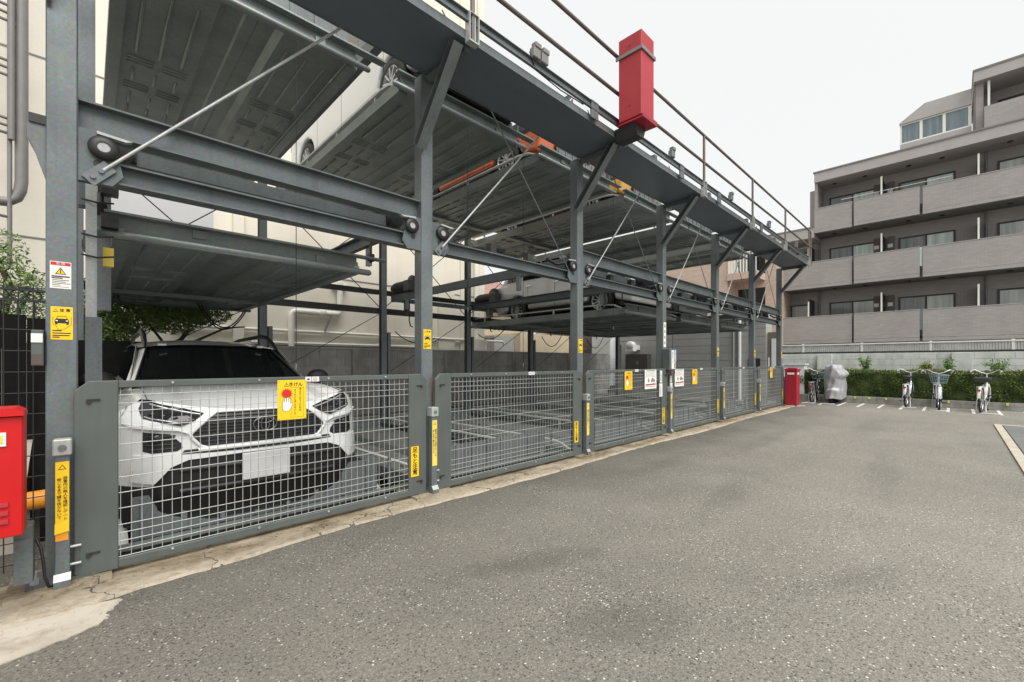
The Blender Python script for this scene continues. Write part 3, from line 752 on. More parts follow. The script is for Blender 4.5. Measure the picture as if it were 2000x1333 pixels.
# ---------------------------------------------------------------- cars
def wheel(par, x, y, r, s_, rim='rim_alloy', wd=.21, spokes=10):
    """s_=+1: outer side towards +x; local metres in the car's frame"""
    q = MB(); h = wd / 2; ri = r * .68
    q.lathe([(ri, -h), (r - .03, -h), (r - .005, -h + .03), (r, -h * .4), (r, h * .4), (r - .005, h - .03), (r - .03, h), (ri, h), (ri, h - .02), (ri * .96, -h)], (x, y, r), 'x', 36)
    w_ = q.build('wheel', 'rubber', par)
    q = MB(); xo = x + s_ * (h - .015)
    q.lathe([(ri * 1.01, 0), (ri * 1.01, s_ * .012), (ri * .93, s_ * .012), (ri * .93, -s_ * .05)], (xo, y, r), 'x', 32)
    q.lathe([(.001, s_ * .0), (.055, s_ * .0), (.06, -s_ * .02)], (xo, y, r), 'x', 16)
    for k in range(spokes):
        t = 2 * math.pi * k / spokes + .2; c_, sn = math.cos(t), math.sin(t)
        q.bar((xo - s_ * .008, y + .04 * c_, r + .04 * sn), (xo - s_ * .002, y + ri * .95 * c_, r + ri * .95 * sn), .018, .034, (s_, 0, 0))
    q.build('rim', rim, w_)
    q = MB(); q.cyl((xo - s_ * .07, y, r), (xo - s_ * .06, y, r), ri * .95, 24); q.build('brake_disc', 'black_plastic', w_)
    return w_
def side_profile(L, zb, hood_z, belt, nose, tail, wf, wr, ra):
    """(y,z) outline of a lower body with two wheel arches; nose at y=0"""
    pts = []
    def arch(c_):
        return [(c_ + ra * math.cos(t), max(zb, .30 + ra * math.sin(t))) for t in [math.pi - math.pi * i / 12 for i in range(13)]]
    pts += [(.06, zb)] + arch(wf) + arch(wr) + [(L - .06, zb)]
    pts += tail + [(L * .78, belt), (L * .5, belt), (1.25, hood_z + .03)] + nose
    return pts
def make_car(name, label, paint, L=4.4, Wd=1.72, H=1.5, kind='hatch', rim='rim_alloy', rail=False):
    """a whole plain car: nose at y=0, centred on x=0"""
    t = thing(name, label, 'car', (0, 0, 0))
    hw = Wd / 2; zb = .20; wf, wr = .82, L - .80; ra = .36
    belt = {'van': 1.02, 'hatch': .95, 'wagon': .98, 'sedan': .92, 'sport': .82}[kind]
    hood = belt - .1
    nose = [(.35, hood - .04), (.10, hood - .14), (.0, hood - .3), (.0, .45)]
    tail = [(L, .5), (L - .0, belt - .25), (L - .06, belt - .02)]
    if kind == 'van': nose = [(.3, hood), (.08, hood - .1), (.0, hood - .25), (.0, .45)]
    pl = side_profile(L, zb, hood, belt, nose, tail, wf, wr, ra)
    q = MB(); q.prism(pl, 'x', -hw, hw); b = q.build('body', paint, t); bev(b, .05, 3)
    # black under-tray so that the arches are dark
    q = MB(); q.box(-hw + .12, .3, .2, hw - .12, L - .3, .75); q.build('underbody', 'black_plastic', t)
    for s_ in (-1, 1): q = MB(); q.box(s_ * (hw - .06), wf + ra + .05, .15, s_ * (hw - .01), wr - ra - .05, .20); q.build('sill', 'black_plastic', t)
    cab = {'van': (.75, 1.25, L - .25, L - .05), 'hatch': (1.15, 1.85, L - .75, L - .18), 'wagon': (1.2, 1.95, L - .5, L - .1), 'sedan': (1.3, 2.05, L - 1.35, L - .7), 'sport': (1.4, 2.2, L - 1.5, L - .6)}[kind]
    y0, y1, y2, y3 = cab; tw = hw - .16; bw = hw - .05
    def ring(i, off=0):
        return [(-bw, y0, belt - .04), (bw, y0, belt - .04), (bw, y3, belt - .04), (-bw, y3, belt - .04)] if i == 0 else [(-tw, y1, H), (tw, y1, H), (tw, y2, H), (-tw, y2, H)]
    q = MB(); q.add(ring(0) + ring(1), [(0, 1, 5, 4), (1, 2, 6, 5), (2, 3, 7, 6), (3, 0, 4, 7), (4, 5, 6, 7), (0, 3, 2, 1)])
    bev(q.build('roof', paint, t), .06, 3)
    def lerp(a, b_, f): return Vector(a) * (1 - f) + Vector(b_) * f
    def patch(nm, a, b_, c_, d_, u0, u1, v0, v1, out):
        o = Vector(out) * .008
        P_ = lambda u, v: lerp(lerp(a, b_, u), lerp(d_, c_, u), v) + o
        q = MB(); q.quad(P_(u0, v0), P_(u1, v0), P_(u1, v1), P_(u0, v1)); return q.build(nm, 'glass_black', t)
    r0, r1 = ring(0), ring(1)
    patch('windscreen', r0[0], r0[1], r1[1], r1[0], .06, .94, .1, .93, (0, -1, .6))
    patch('rear_window', r0[3], r0[2], r1[2], r1[3], .08, .92, .25, .92, (0, 1, .4))
    for (a, b_, c_, d_), o in (((r0[1], r0[2], r1[2], r1[1]), (1, 0, .2)), ((r0[0], r0[3], r1[3], r1[0]), (-1, 0, .2))):
        for u0, u1 in ((.10, .40), (.43, .70), (.73, .92)): patch('side_window', a, b_, c_, d_, u0, u1, .15, .9, o)
    for s_ in (-1, 1):
        wheel(t, s_ * (hw - .1), wf, .30, s_, rim); wheel(t, s_ * (hw - .1), wr, .30, s_, rim)
        q = MB(); q.sphere((s_ * (hw - .28), .07, hood - .17), (.22, .09, .085), 12, 8); q.build('headlight', 'lamp_clear', t)
        q = MB(); q.box(s_ * (hw - .01), L - .12, belt - .3, s_ * (hw - .2), L + .012, belt - .06); q.build('tail_light', 'lamp_red', t)
        q = MB(); q.sphere((s_ * (hw + .09), y0 + .35, belt + .06), (.10, .06, .08), 10, 6); q.build('mirror', paint, t)
        for y in (L * .46, L * .68):
            q = MB(); q.bar((s_ * (hw + .012), y, belt - .12), (s_ * (hw + .012), y + .16, belt - .12), .02, .028); q.build('door_handle', 'chrome', t)
        q = MB()
        for y in (y0 + .25, L * .5, L * .71): q.box(s_ * (hw + .001), y, .32, s_ * (hw - .01), y + .008, belt - .06)
        q.build('door_seam', 'black_plastic', t)
    q = MB(); q.box(-hw * .55, -.012, .34, hw * .55, .02, .52); q.build('grille', 'grille_black', t)
    q = MB(); q.box(-.17, -.03, .42, .17, -.012, .58); q.build('number_plate', 'plate_grey', t)
    if rail:
        for s_ in (-1, 1):
            q = MB(); q.tube([(s_ * (tw - .03), y1 + .1, H), (s_ * (tw - .03), y1 + .2, H + .05), (s_ * (tw - .03), y2 - .2, H + .05), (s_ * (tw - .03), y2 - .1, H)], .015, 8); q.build('roof_rail', 'galv_light', t)
    return t
def park(t, x, z, y):
    t.location = (x, y, z)
ZT = ZTP + .066; ZM = 2.24 + .066
TC = lambda i: TX(i) + W_ / 2
park(make_car('van', 'white van parked on the top storey behind the second post', 'car_white', 4.6, 1.75, 1.95, 'van'), TC(1) + .02, ZT, 4.2)
park(make_car('hatchback', 'orange hatchback parked on the top storey', 'car_orange', 4.0, 1.70, 1.5, 'hatch'), TC(2), ZT, 4.7)
park(make_car('hatchback', 'mustard yellow car parked on the top storey', 'car_yellow', 4.0, 1.70, 1.5, 'hatch'), TC(3), ZT, 4.7)
park(make_car('estate_car', 'white estate car with red tail lights on the middle storey', 'car_white', 4.1, 1.72, 1.5, 'wagon'), px0(3) + W_ / 2 + .05, ZM, 4.45)
park(make_car('saloon_car', 'dark grey saloon on the middle storey past the white estate car', 'car_grey', 4.4, 1.74, 1.42, 'sedan'), px0(4) + W_ / 2, ZM, 4.6)

# ---------------------------------------------------------------- the white sport utility car at the first gate
suv = thing('white_suv', 'white sport utility car behind the nearest mesh gate', 'car', (1.025, 3.87, -.09))
SO = (1.025, 3.87, -.09)
def CC(ax): return .05 * (ax / .65) ** 2 if ax < .65 else .05 + .154 * (ax - .65) + ((ax - .65) / .28) ** 2 * .33
def CP(z):
    if z > .95: return .05 + (z - .95) * .9
    if z > .62: return .01 + (z - .62) * .12
    if z > .45: return .01
    return .01 + (.45 - z) * .25
def FY(x, z): return CC(min(.93, abs(x))) + CP(z)
def ZF(ax): return 1.005 + .105 * (ax / .72) ** 2 - (.0 if ax < .74 else (ax - .74) * 1.1)
def W3(x, y, z): return (x + SO[0], y + SO[1], z + SO[2])
def fascia(name, poly, m, off=0.0, thick=.02, step=.045, parent=None, mirror=False, bevel=0):
    """outline in (x, z) wrapped on the curved nose, off metres proud of it"""
    polys = [poly] + ([[(-x, z) for x, z in poly][::-1]] if mirror else [])
    outs = []
    for pl in polys:
        b = bmesh.new(); b.faces.new([b.verts.new((x, 0, z)) for x, z in pl])
        bmesh.ops.triangulate(b, faces=b.faces[:])
        for ax in (0, 2):
            lo = min(p[0 if ax == 0 else 1] for p in pl); hi = max(p[0 if ax == 0 else 1] for p in pl); k = math.floor(lo / step) + 1
            while k * step < hi:
                co = [0, 0, 0]; no = [0, 0, 0]; co[ax] = k * step; no[ax] = 1
                bmesh.ops.bisect_plane(b, geom=b.verts[:] + b.edges[:] + b.faces[:], plane_co=co, plane_no=no, dist=1e-5); k += 1
        bmesh.ops.recalc_face_normals(b, faces=b.faces[:])
        r = bmesh.ops.extrude_face_region(b, geom=b.faces[:])
        new = {v for v in r['geom'] if isinstance(v, bmesh.types.BMVert)}
        for v in b.verts:
            x, z = v.co.x, v.co.z; y = FY(x, z) - off + (thick if v in new else 0)
            v.co = (x, y, z)
        bmesh.ops.recalc_face_normals(b, faces=b.faces[:])
        me = bpy.data.meshes.new(name); b.to_mesh(me); b.free(); me.materials.append(MATS[m])
        if bevel is not None:
            me.polygons.foreach_set('use_smooth', [True] * len(me.polygons))
        o = bpy.data.objects.new(name, me); C.objects.link(o); o.parent = parent or suv; ORG[o.name] = SO
        e = o.modifiers.new('split', 'EDGE_SPLIT'); e.split_angle = R(35)
        outs.append(o)
    return outs
def rim_tube(pts, r, m, name, par=None, off=.0, closed=True, n=8, sub=6):
    out = []
    k = len(pts)
    for i in range(k if closed else k - 1):
        a, b_ = pts[i], pts[(i + 1) % k]
        for s_ in range(sub):
            f = s_ / sub; x, z = a[0] + (b_[0] - a[0]) * f, a[1] + (b_[1] - a[1]) * f
            out.append(W3(x, FY(x, z) - off, z))
    if not closed: x, z = pts[-1]; out.append(W3(x, FY(x, z) - off, z))
    q = MB(); q.tube(out, r, n, closed); return q.build(name, m, par or suv)
top = [(x, ZF(abs(x))) for x in [.88 - i * .11 for i in range(17)]]
fascia('front_bumper', [(-.9, .50), (.9, .50), (.905, .75)] + top + [(-.905, .75)], 'car_white', 0, .03)
fascia('lower_bumper', [(-.84, .19), (.84, .19), (.905, .505), (-.905, .505)], 'black_plastic', 0, .03)
hexa = [(-.315, 1.0), (.315, 1.0), (.38, .955), (.485, .85), (.475, .82), (.42, .755), (.38, .742), (-.38, .742), (-.42, .755), (-.475, .82), (-.485, .85), (-.38, .955)]
gr_, = fascia('grille', hexa, 'grille_black', .004, .02)
# honeycomb blades of the grille
q = MB()
for k in range(10):
    z = .765 + k * .025; hx = min(.36 + (z - .742) * 1.1, .485) if z < .85 else .485 - (z - .85) * 1.05
    q.tube([W3(-hx + j * hx / 6, FY(-hx + j * hx / 6, z) - .010, z) for j in range(13)], .005, 5)
for k in range(-9, 10):
    x = k * .048; z1 = .995 if abs(x) < .315 else .995 - (abs(x) - .315) * .95
    q.bar(W3(x, FY(x, .76) - .008, .76), W3(x, FY(x, z1) - .008, z1), .006, .008)
q.build('grille_mesh', 'black_plastic', gr_)
rim_tube(hexa, .013, 'car_white', 'grille_surround', None, .006)
rim_tube([(-.44, .735), (.44, .735)], .016, 'car_white', 'grille_lip', None, .016, False)
# emblem of three ovals
eb = MB(); ec = (0.0, FY(0, .885) - .022, .885)
def oval(a, b_, cz=0): return [W3(ec[0] + a * math.cos(t), ec[1], ec[2] + cz + b_ * math.sin(t)) for t in [2 * math.pi * i / 28 for i in range(28)]]
eb.tube(oval(.085, .058), .007, 6, True); eb.tube(oval(.030, .055), .006, 6, True); eb.tube(oval(.052, .022, .030), .006, 6, True)
eb.build('emblem', 'emblem_metal', gr_)
# headlights
hl = [(.735, 1.105), (.64, 1.068), (.52, 1.035), (.40, .995), (.455, .955), (.54, .918), (.64, .95), (.745, .985), (.758, 1.045)]
for o, s_ in zip(fascia('headlight', hl, 'lamp_dark', .006, .03, mirror=True), (1, -1)):
    for j, (x, z) in enumerate(((.69, 1.0), (.63, .985), (.57, .968))):
        q = MB(); q.sphere(W3(s_ * x, FY(x, z) - .004, z), (.022, .006, .016), 10, 6); q.build('projector', 'glass_black', o)
    rim_tube([(s_ * .735, .99), (s_ * .70, .975), (s_ * .64, .962), (s_ * .545, .934)], .006, 'lamp_clear', 'light_strip', o, .009, False, 6)
    rim_tube([(s_ * .70, 1.075), (s_ * .60, 1.038), (s_ * .48, 1.004), (s_ * .42, .99)], .008, 'lamp_clear', 'light_strip', o, .009, False, 6)
    q = fascia('indicator', [(s_ * a, b_) for a, b_ in ((.50, .962), (.465, .967), (.472, .955), (.52, .938))], 'lamp_amber', .010, .01, parent=o)
    rim_tube([(s_ * a, b_) for a, b_ in hl], .005, 'grille_black', 'lamp_rim', o, .008)
# fog lamp pockets
fg = [(.748, .885), (.60, .862), (.535, .79), (.53, .76), (.56, .738), (.70, .735), (.748, .75)]
for o, s_ in zip(fascia('fog_pocket', fg, 'grille_black', .004, .03, mirror=True), (1, -1)):
    q = MB(); q.sphere(W3(s_ * .67, FY(.67, .835) - .006, .835), (.035, .012, .03), 12, 6); q.build('fog_lamp', 'lamp_dark', o)
    q = MB()
    for k in range(4): q.tube([W3(s_ * x, FY(x, .76 + k * .03) - .008, .76 + k * .03) for x in (.57, .65, .735)], .006, 5)
    q.build('pocket_slat', 'black_plastic', o)
# crease above the pocket
fascia('bumper_shoulder', [(.86, .945), (.60, .905), (.50, .86), (.56, .885), (.80, .915)], 'car_white', .03, .04, mirror=True)
# dark lower intake, white lip with corner fangs
fascia('lower_intake', [(-.66, .23), (.66, .23), (.69, .525), (.60, .625), (.50, .665), (.16, .675), (-.16, .675), (-.50, .665), (-.60, .625), (-.69, .525)], 'grille_black', .005, .03)
lip = [(-.80, .725), (-.52, .712), (-.16, .700), (.16, .700), (.52, .712), (.80, .725), (.815, .54), (.69, .525), (.60, .632), (.50, .672), (.16, .682), (-.16, .682), (-.50, .672), (-.60, .632), (-.69, .525), (-.815, .54)]
fascia('bumper_lip', lip, 'car_white', .03, .05)
fascia('dark_band', [(-.52, .74), (.52, .74), (.54, .71), (.16, .703), (-.16, .703), (-.54, .71)], 'grille_black', .006, .02)
for z in (.60, .45): rim_tube([(-.55, z), (0, z), (.55, z)], .02, 'black_plastic', 'bumper_bar', None, .01, False, 8)
q = MB(); y_ = FY(0, .57) - .045; q.box(*W3(-.172, y_, .468), *W3(.172, y_ + .02, .678)); bev(q.build('number_plate', 'plate_grey', suv), .02, 3)
# bonnet
def hood(u, v):
    x = -.88 + 1.76 * u; ax = abs(x); zf = ZF(ax); yf = FY(x, zf)
    yr = 1.30 - .14 * (1 - (ax / .88) ** 2); zr = 1.175 - (0 if ax < .62 else (ax - .62) * .30)
    y = yf + (yr - yf) * v; z = zf + (zr - zf) * v + .045 * math.sin(math.pi * v) * (1 - .4 * (ax / .88) ** 2)
    z += -.018 * math.exp(-((ax - .47) / .06) ** 2) * math.sin(math.pi * min(1, v * 1.1))
    return W3(x, y, z)
q = MB(); q.grid(hood, 40, 14); q.build('bonnet', 'car_white', suv, 0, False)
for s_ in (-1, 1):
    def seam(v): p = hood(.5 + s_ * .405, v); return (p[0], p[1], p[2] + .002)
    q = MB(); q.tube([seam(v / 12) for v in range(13)], .003, 5); q.build('bonnet_seam', 'black_plastic', suv)
# flanks
def flank(s_):
    def fn(u, v):
        y = .33 + (4.5 - .33) * u; z = .30 + (1.06 - .30) * v
        x = .905 - .05 * ((z - .72) / .4) ** 2 - .025 * (2 * u - 1) ** 6
        if z > 1.0: x -= (z - 1.0) * .4
        return W3(s_ * x, y, z)
    return fn
for s_ in (-1, 1):
    q = MB(); q.grid(flank(s_), 30, 10); q.build('side_panel', 'car_white', suv)
    q = MB(); q.lathe([(.43, -.01), (.43, .022), (.36, .022), (.36, -.05)], W3(s_ * .895, .93, .37), 'x', 36); q.build('arch_trim', 'black_plastic', suv)
    q = MB(); q.cyl(W3(s_ * .897, .93, .37), W3(s_ * .904, .93, .37), .42, 36); q.build('wheel_arch', 'grille_black', suv)
    q = MB(); q.lathe([(.43, -.01), (.43, .022), (.36, .022), (.36, -.05)], W3(s_ * .895, 3.62, .37), 'x', 36); q.build('arch_trim', 'black_plastic', suv)
    q = MB(); q.cyl(W3(s_ * .897, 3.62, .37), W3(s_ * .904, 3.62, .37), .42, 36); q.build('wheel_arch', 'grille_black', suv)
    for y in (.93, 3.62):
        wheel(suv, SO[0] + s_ * .755, SO[1] + y, .36, s_, 'rim_alloy', .25)
for o in suv.children:
    if o.name.split('.')[0] == 'wheel':
        o.location.z = SO[2]
# shoulder joining flank and glass
q = MB()
for s_ in (-1, 1):
    a = [(.84, .6, 1.08), (.875, 1.3, 1.07), (.872, 2.6, 1.08), (.87, 3.6, 1.09), (.85, 4.45, 1.09)]
    b_ = [(.80, .6, 1.09), (.735, 1.3, 1.17), (.735, 2.6, 1.185), (.72, 3.6, 1.2), (.70, 4.45, 1.2)]
    n_ = len(a); q.add([W3(s_ * x, y, z) for x, y, z in a + b_], [(i, i + 1, n_ + i + 1, n_ + i) for i in range(n_ - 1)], True)
q.build('shoulder', 'car_white', suv)
# tail
q = MB(); q.prism([(4.42, .3), (4.52, .5), (4.55, .9), (4.48, 1.14), (4.2, 1.14), (4.2, .3)], 'x', -.85, .85)
q.add([(-.72, 4.48, 1.141), (.72, 4.48, 1.141), (.58, 4.28, 1.6), (-.58, 4.28, 1.6), (-.72, 4.2, 1.141), (.72, 4.2, 1.141), (.58, 4.1, 1.6), (-.58, 4.1, 1.6)], [(0, 1, 2, 3), (4, 5, 6, 7), (0, 4, 7, 3), (1, 5, 6, 2), (2, 3, 7, 6)])
q2 = MB(); q2.add([W3(*p) for p in q.v], q.f); q2.build('tail_gate', 'car_white', suv)
q = MB(); q.box(*W3(-.8, .5, .22), *W3(.8, 4.3, .6)); q.build('underbody', 'black_plastic', suv)
q = MB(); q.box(*W3(-.7, 2.7, .9), *W3(.7, 2.9, 1.28))
for x in (-.4, .4):
    q.sphere(W3(x, 2.25, 1.28), (.13, .06, .13), 10, 8); q.box(*W3(x - .24, 2.2, .8), *W3(x + .24, 2.34, 1.16))
q.build('seat', 'black_plastic', suv)
# windscreen, pillars, roof, side glass
def ws(u, v):
    x0 = .735 - (.735 - .595) * v; x = (-1 + 2 * u) * x0; ax = abs(2 * u - 1)
    y = 1.17 + .13 * ax ** 2 + (1.98 + .06 * ax ** 2 - 1.17 - .13 * ax ** 2) * v; z = 1.17 + (1.562 - .03 * ax ** 2 - 1.17) * v
    return W3(x, y, z)
q = MB(); q.grid(ws, 20, 10); q.build('windscreen', 'glass_black', suv)
for s_ in (-1, 1):
    def edge(v, d, up): p = Vector(ws(.5 + s_ * .5, v)); return (p.x + s_ * d, p.y + d * .6, p.z + up)
    q = MB(); q.grid(lambda u, v: edge(v, -.012 + .07 * u, .012 - .03 * u), 3, 10); q.build('pillar', 'car_white', suv)
    q = MB(); q.tube([edge(v / 8, -.012, .010) for v in range(9)], .010, 6); q.build('screen_seal', 'black_plastic', suv)
    lo = [(.745, 1.36, 1.165), (.74, 2.5, 1.185), (.735, 3.5, 1.2), (.72, 4.2, 1.22)]; hi = [(.655, 2.02, 1.53), (.655, 2.5, 1.565), (.655, 3.5, 1.56), (.64, 4.0, 1.54)]
    q = MB(); q.add([W3(s_ * x, y, z) for x, y, z in lo + hi], [(i, i + 1, 5 + i, 4 + i) for i in range(3)]); q.build('side_window', 'glass_tint', suv)
    q = MB(); q.tube([W3(s_ * (x + .008), y, z + .008) for x, y, z in [(.735, 1.42, 1.2)] + hi], .009, 6); q.build('window_trim', 'chrome', suv)
    q = MB(); q.tube([W3(s_ * .61, 1.86, 1.53), W3(s_ * .605, 2.0, 1.60), W3(s_ * .60, 2.2, 1.685), W3(s_ * .60, 2.5, 1.715), W3(s_ * .59, 3.6, 1.70), W3(s_ * .585, 3.95, 1.67), W3(s_ * .58, 4.1, 1.6)], [.012, .024, .026, .024, .024, .022, .012], 8); q.build('roof_rail', 'black_plastic', suv)
    # door mirror
    q = MB(); c0 = W3(s_ * .96, 1.50, 1.215); q.sphere(c0, (.125, .075, .085), 14, 8); mi = q.build('mirror', 'black_plastic', suv)
    q = MB(); q.bar(W3(s_ * .76, 1.5, 1.15), W3(s_ * .9, 1.5, 1.17), .08, .05); q.build('mirror_arm', 'black_plastic', mi)
def roof(u, v):
    x = (-1 + 2 * u) * .665; ax = abs(2 * u - 1); y = 1.965 + .06 * ax ** 2 + 2.28 * v
    return W3(x, y, 1.563 + .085 * math.sin(math.pi * min(1, .02 + v * .55 + .43 * min(1, v * 2.2))) ** .8 * (1 - .25 * ax ** 2) - .04 * ax ** 3)
q = MB(); q.grid(roof, 16, 14); q.build('roof', 'car_white', suv)
q = MB(); q.box(*W3(-.5, 1.93, 1.555), *W3(-.43, 1.96, 1.575)); q.box(*W3(.42, 1.93, 1.55), *W3(.48, 1.96, 1.575)); q.build('sticker', 'tag_white', suv)
for x in (-.45, .25):
    q = MB(); q.tube([W3(x, 1.2, 1.185), W3(x + .3, 1.235, 1.215), W3(x + .62, 1.26, 1.2)], .008, 6); q.build('wiper', 'black_plastic', suv)
# ---------------------------------------------------------------- walls of blocks
def block_wall(name, label, axis, fixed, a0, a1, rows, z0, bh, bl, th, m, step_off=True, jt=.010, gaps=(), cap=None):
    """axis 'x': runs along x at y=fixed; 'y': runs along y at x=fixed"""
    t = thing(name, label, 'wall', (a0, fixed, z0) if axis == 'x' else (fixed, a0, z0))
    bm2 = MB()
    if axis == 'x': bm2.box(0, 0, 0, bl - jt, th, bh - jt)
    else: bm2.box(0, 0, 0, th, bl - jt, bh - jt)
    me = bm2.mesh('block', m)
    core = MB()
    if axis == 'x': core.box(a0, fixed + .008, z0, a1, fixed + th - .01, z0 + rows * bh - .002)
    else: core.box(fixed + .008, a0, z0, fixed + th - .01, a1, z0 + rows * bh - .002)
    core.build('mortar', m, t)
    rr = random.Random(5)
    for r in range(rows):
        k = 0; p_ = a0 - (bl / 2 if (r % 2 and step_off) else 0)
        while p_ < a1 - .02:
            if p_ >= a0 - .25:
                d = rr.uniform(-.003, .003)
                o = inst(me, 'block', (p_, fixed + d, z0 + r * bh) if axis == 'x' else (fixed + d, p_, z0 + r * bh), t)
            p_ += bl
    if cap:
        q = MB()
        if axis == 'x': q.box(a0, fixed - .01, z0 + rows * bh, a1, fixed + th + .01, z0 + rows * bh + cap)
        else: q.box(fixed - .01, a0, z0 + rows * bh, fixed + th + .01, a1, z0 + rows * bh + cap)
        q.build('coping', m, t)
    return t
bw = block_wall('block_wall', 'low dark grey block wall behind the pallets, in front of the cream building', 'x', 10.2, 2.0, 15.6, 8, .0, .2, .4, .12, 'block_dark', cap=.045)
q = MB(); q.box(-3.0, 10.205, 0, 1.99, 10.31, 1.6); q.build('wall_end', 'block_dark', bw)
for x in (4.55, 7.25, 10.0, 12.9):
    q = MB(); q.box(x, 10.08, -.02, x + .13, 10.197, 1.6); q.build('pillar', 'kerb_conc', bw)

# ---------------------------------------------------------------- cream building on the left
cb = thing('cream_building', 'tall cream plastered building behind the parking machine', 'building', (1, 11, 0))
q = MB(); q.box(-14, 11, -.1, 9.15, 22, 16); q.build('wall', 'plaster_cream', cb)
q = MB(); q.box(9.152, 10.93, -.1, 9.42, 22, 16.1); q.build('corner_pilaster', 'plaster_cream', cb)
q = MB(); q.box(.2, 10.985, 2.6, 1.9, 10.999, 4.72); q.build('grey_panel', 'grey_panel', cb)
q = MB()
for z in (6.52, 9.6, 3.4): q.box(-14, 10.990, z, 9.15, 10.996, z + .03)
for x in (-.95, 2.3, 5.6): q.box(x, 10.992, 4.8, x + .02, 10.997, 16)
q.build('expansion_joint', 'ink_grey', cb)
q = MB(); q.box(7.1, 10.93, 1.0, 7.28, 10.998, 3.6); q.box(7.6, 10.93, 1.55, 8.2, 10.998, 3.6); q.box(8.45, 10.95, 1.0, 8.6, 10.998, 16); q.build('window_reveal', 'plaster_cream', cb)
def pipe(par, pts, r, m='pipe_cream', name='pipe'): q = MB(); q.tube(pts, r, 12); return q.build(name, m, par)
pipe(cb, [(3.42, 10.9, 1.3), (3.42, 10.9, 2.38), (3.43, 10.9, 2.44), (3.47, 10.9, 2.48), (3.55, 10.9, 2.5), (4.45, 10.9, 2.5), (4.53, 10.9, 2.51), (4.56, 10.9, 2.55), (4.57, 10.9, 2.63), (4.57, 10.9, 3.2)], .07)
q = MB(); q.box(4.38, 10.86, 3.2, 4.76, 10.998, 3.24); q.cyl((4.57, 10.9, 3.22), (4.57, 10.9, 3.3), .08, 12); q.build('pipe_bracket', 'pipe_cream', cb)
q = MB(); q.box(4.1, 10.82, 2.4, 4.16, 10.99, 2.6); q.sphere((4.13, 10.87, 2.5), .1, 12, 8); q.build('pipe_joint', 'pipe_cream', cb)
q = MB(); q.bar((4.35, 10.86, 2.45), (4.18, 10.86, 2.05), .05, .03); q.build('handle', 'pipe_grey', cb)
pipe(cb, [(1.2, 10.93, 2.04), (10.0, 10.93, 2.0), (10.22, 10.93, 2.0), (10.3, 10.93, 1.95), (10.31, 10.93, 1.85)], .035, 'pipe_cream', 'conduit')
pipe(cb, [(2.6, 10.93, 1.745), (7.0, 10.93, 1.74)], .028, 'pipe_cream', 'conduit')
q = MB(); q.box(2.6, 10.88, 1.64, 7.2, 10.99, 1.70); q.build('gutter', 'brown_wall', cb)
pipe(cb, [(9.0, 10.84, 0), (9.0, 10.84, 5.5)], .06, 'pipe_cream', 'downpipe')
q = MB(); q.cyl((8.9, 10.55, .0), (8.9, 10.55, 2.0), .22, 20); q.build('cylinder_tank', 'pipe_cream', cb)
q = MB(); q.box(2.25, 10.88, 1.3, 2.45, 10.997, 4.6); q.build('duct', 'plaster_cream', cb)
# escape ladder at the left edge
ld = thing('escape_ladder', 'dark grey escape ladder with hoop on the cream wall', 'ladder', (-1.55, 10.6, 2.6))
def lp(px_, pz): return (px_, 10.35, pz)
q = MB(); q.tube([(-.745, 10.35, 13), (-.745, 10.35, 4.15), (-.76, 10.35, 4.0), (-.80, 10.35, 3.88), (-.88, 10.35, 3.80), (-1.6, 10.35, 3.74)], .075, 12); q.build('stringer', 'pipe_grey', ld)
q = MB(); q.tube([(-.865, 10.30, 13), (-.865, 10.3, 2.85), (-.88, 10.3, 2.76), (-.93, 10.3, 2.72), (-1.6, 10.3, 2.72)], .028, 8); q.build('stringer', 'pipe_grey', ld)
q = MB(); q.cyl((-.845, 10.26, 4.75), (-.845, 10.26, 13), .04, 8); q.build('stringer', 'pipe_grey', ld)
for z in (3.55, 4.85, 4.97, 5.08, 5.75, 5.87, 5.98, 6.6, 6.72, 6.84, 7.5, 7.62):
    q = MB(); q.tube([(-2.0, 10.3, z + .12), (-.87, 10.3, z), (-.745 if z > 4.9 else -.87, 10.35, z - .04)], .024, 8); q.build('rung', 'pipe_grey', ld)

# ---------------------------------------------------------------- neighbours beyond
ho = thing('roofed_house', 'house with weathered pink roof right of the cream building', 'house', (13, 17, 0))
q = MB(); q.box(11.2, 16, 0, 17, 24, 4.2); q.build('wall', 'beige_wall', ho)
q = MB(); q.prism([(15.5, 4.1), (20, 6.6), (24.5, 4.1)], 'x', 10.8, 17.4); q.build('roof', 'roof_pink', ho)
q = MB()
for k in range(12):
    f = k / 12; q.box(10.78, 15.45 + 4.5 * f, 4.13 + 2.5 * f, 17.42, 15.50 + 4.5 * f, 4.18 + 2.5 * f)
q.build('roof_batten', 'roof_pink', ho)
q = MB(); q.box(10.7, 15.35, 4.05, 17.45, 15.5, 4.2); q.build('gutter', 'pipe_cream', ho)
q = MB(); q.box(13.2, 15.97, 1.3, 14.6, 15.998, 2.6); q.build('window', 'pane_dark', ho)
bs = thing('beige_shed', 'beige and brown outbuilding seen over the block wall', 'building', (13.6, 12.4, 0))
q = MB(); q.box(12.2, 12.0, 0, 15.3, 14.5, 2.45); q.build('wall', 'beige_wall', bs)
q = MB(); q.box(15.302, 11.9, 0, 21.5, 14.6, 2.6); q.build('brown_wall', 'brown_wall', bs)
q = MB(); q.box(11.1, 12.3, 0, 12.19, 14, 2.3); q.build('panel_wall', 'alc_grey', bs)
for x in (17.6, 18.9): 
    q = MB(); q.box(x, 11.88, 1.45, x + 1.2, 11.899, 2.35); q.build('window', 'glass_black', bs)
q = MB(); q.box(15.4, 11.5, 1.86, 20, 11.55, 1.92); q.box(15.35, 11.5, .5, 15.42, 11.56, 2.4); q.build('hand_rail', 'galv', bs)
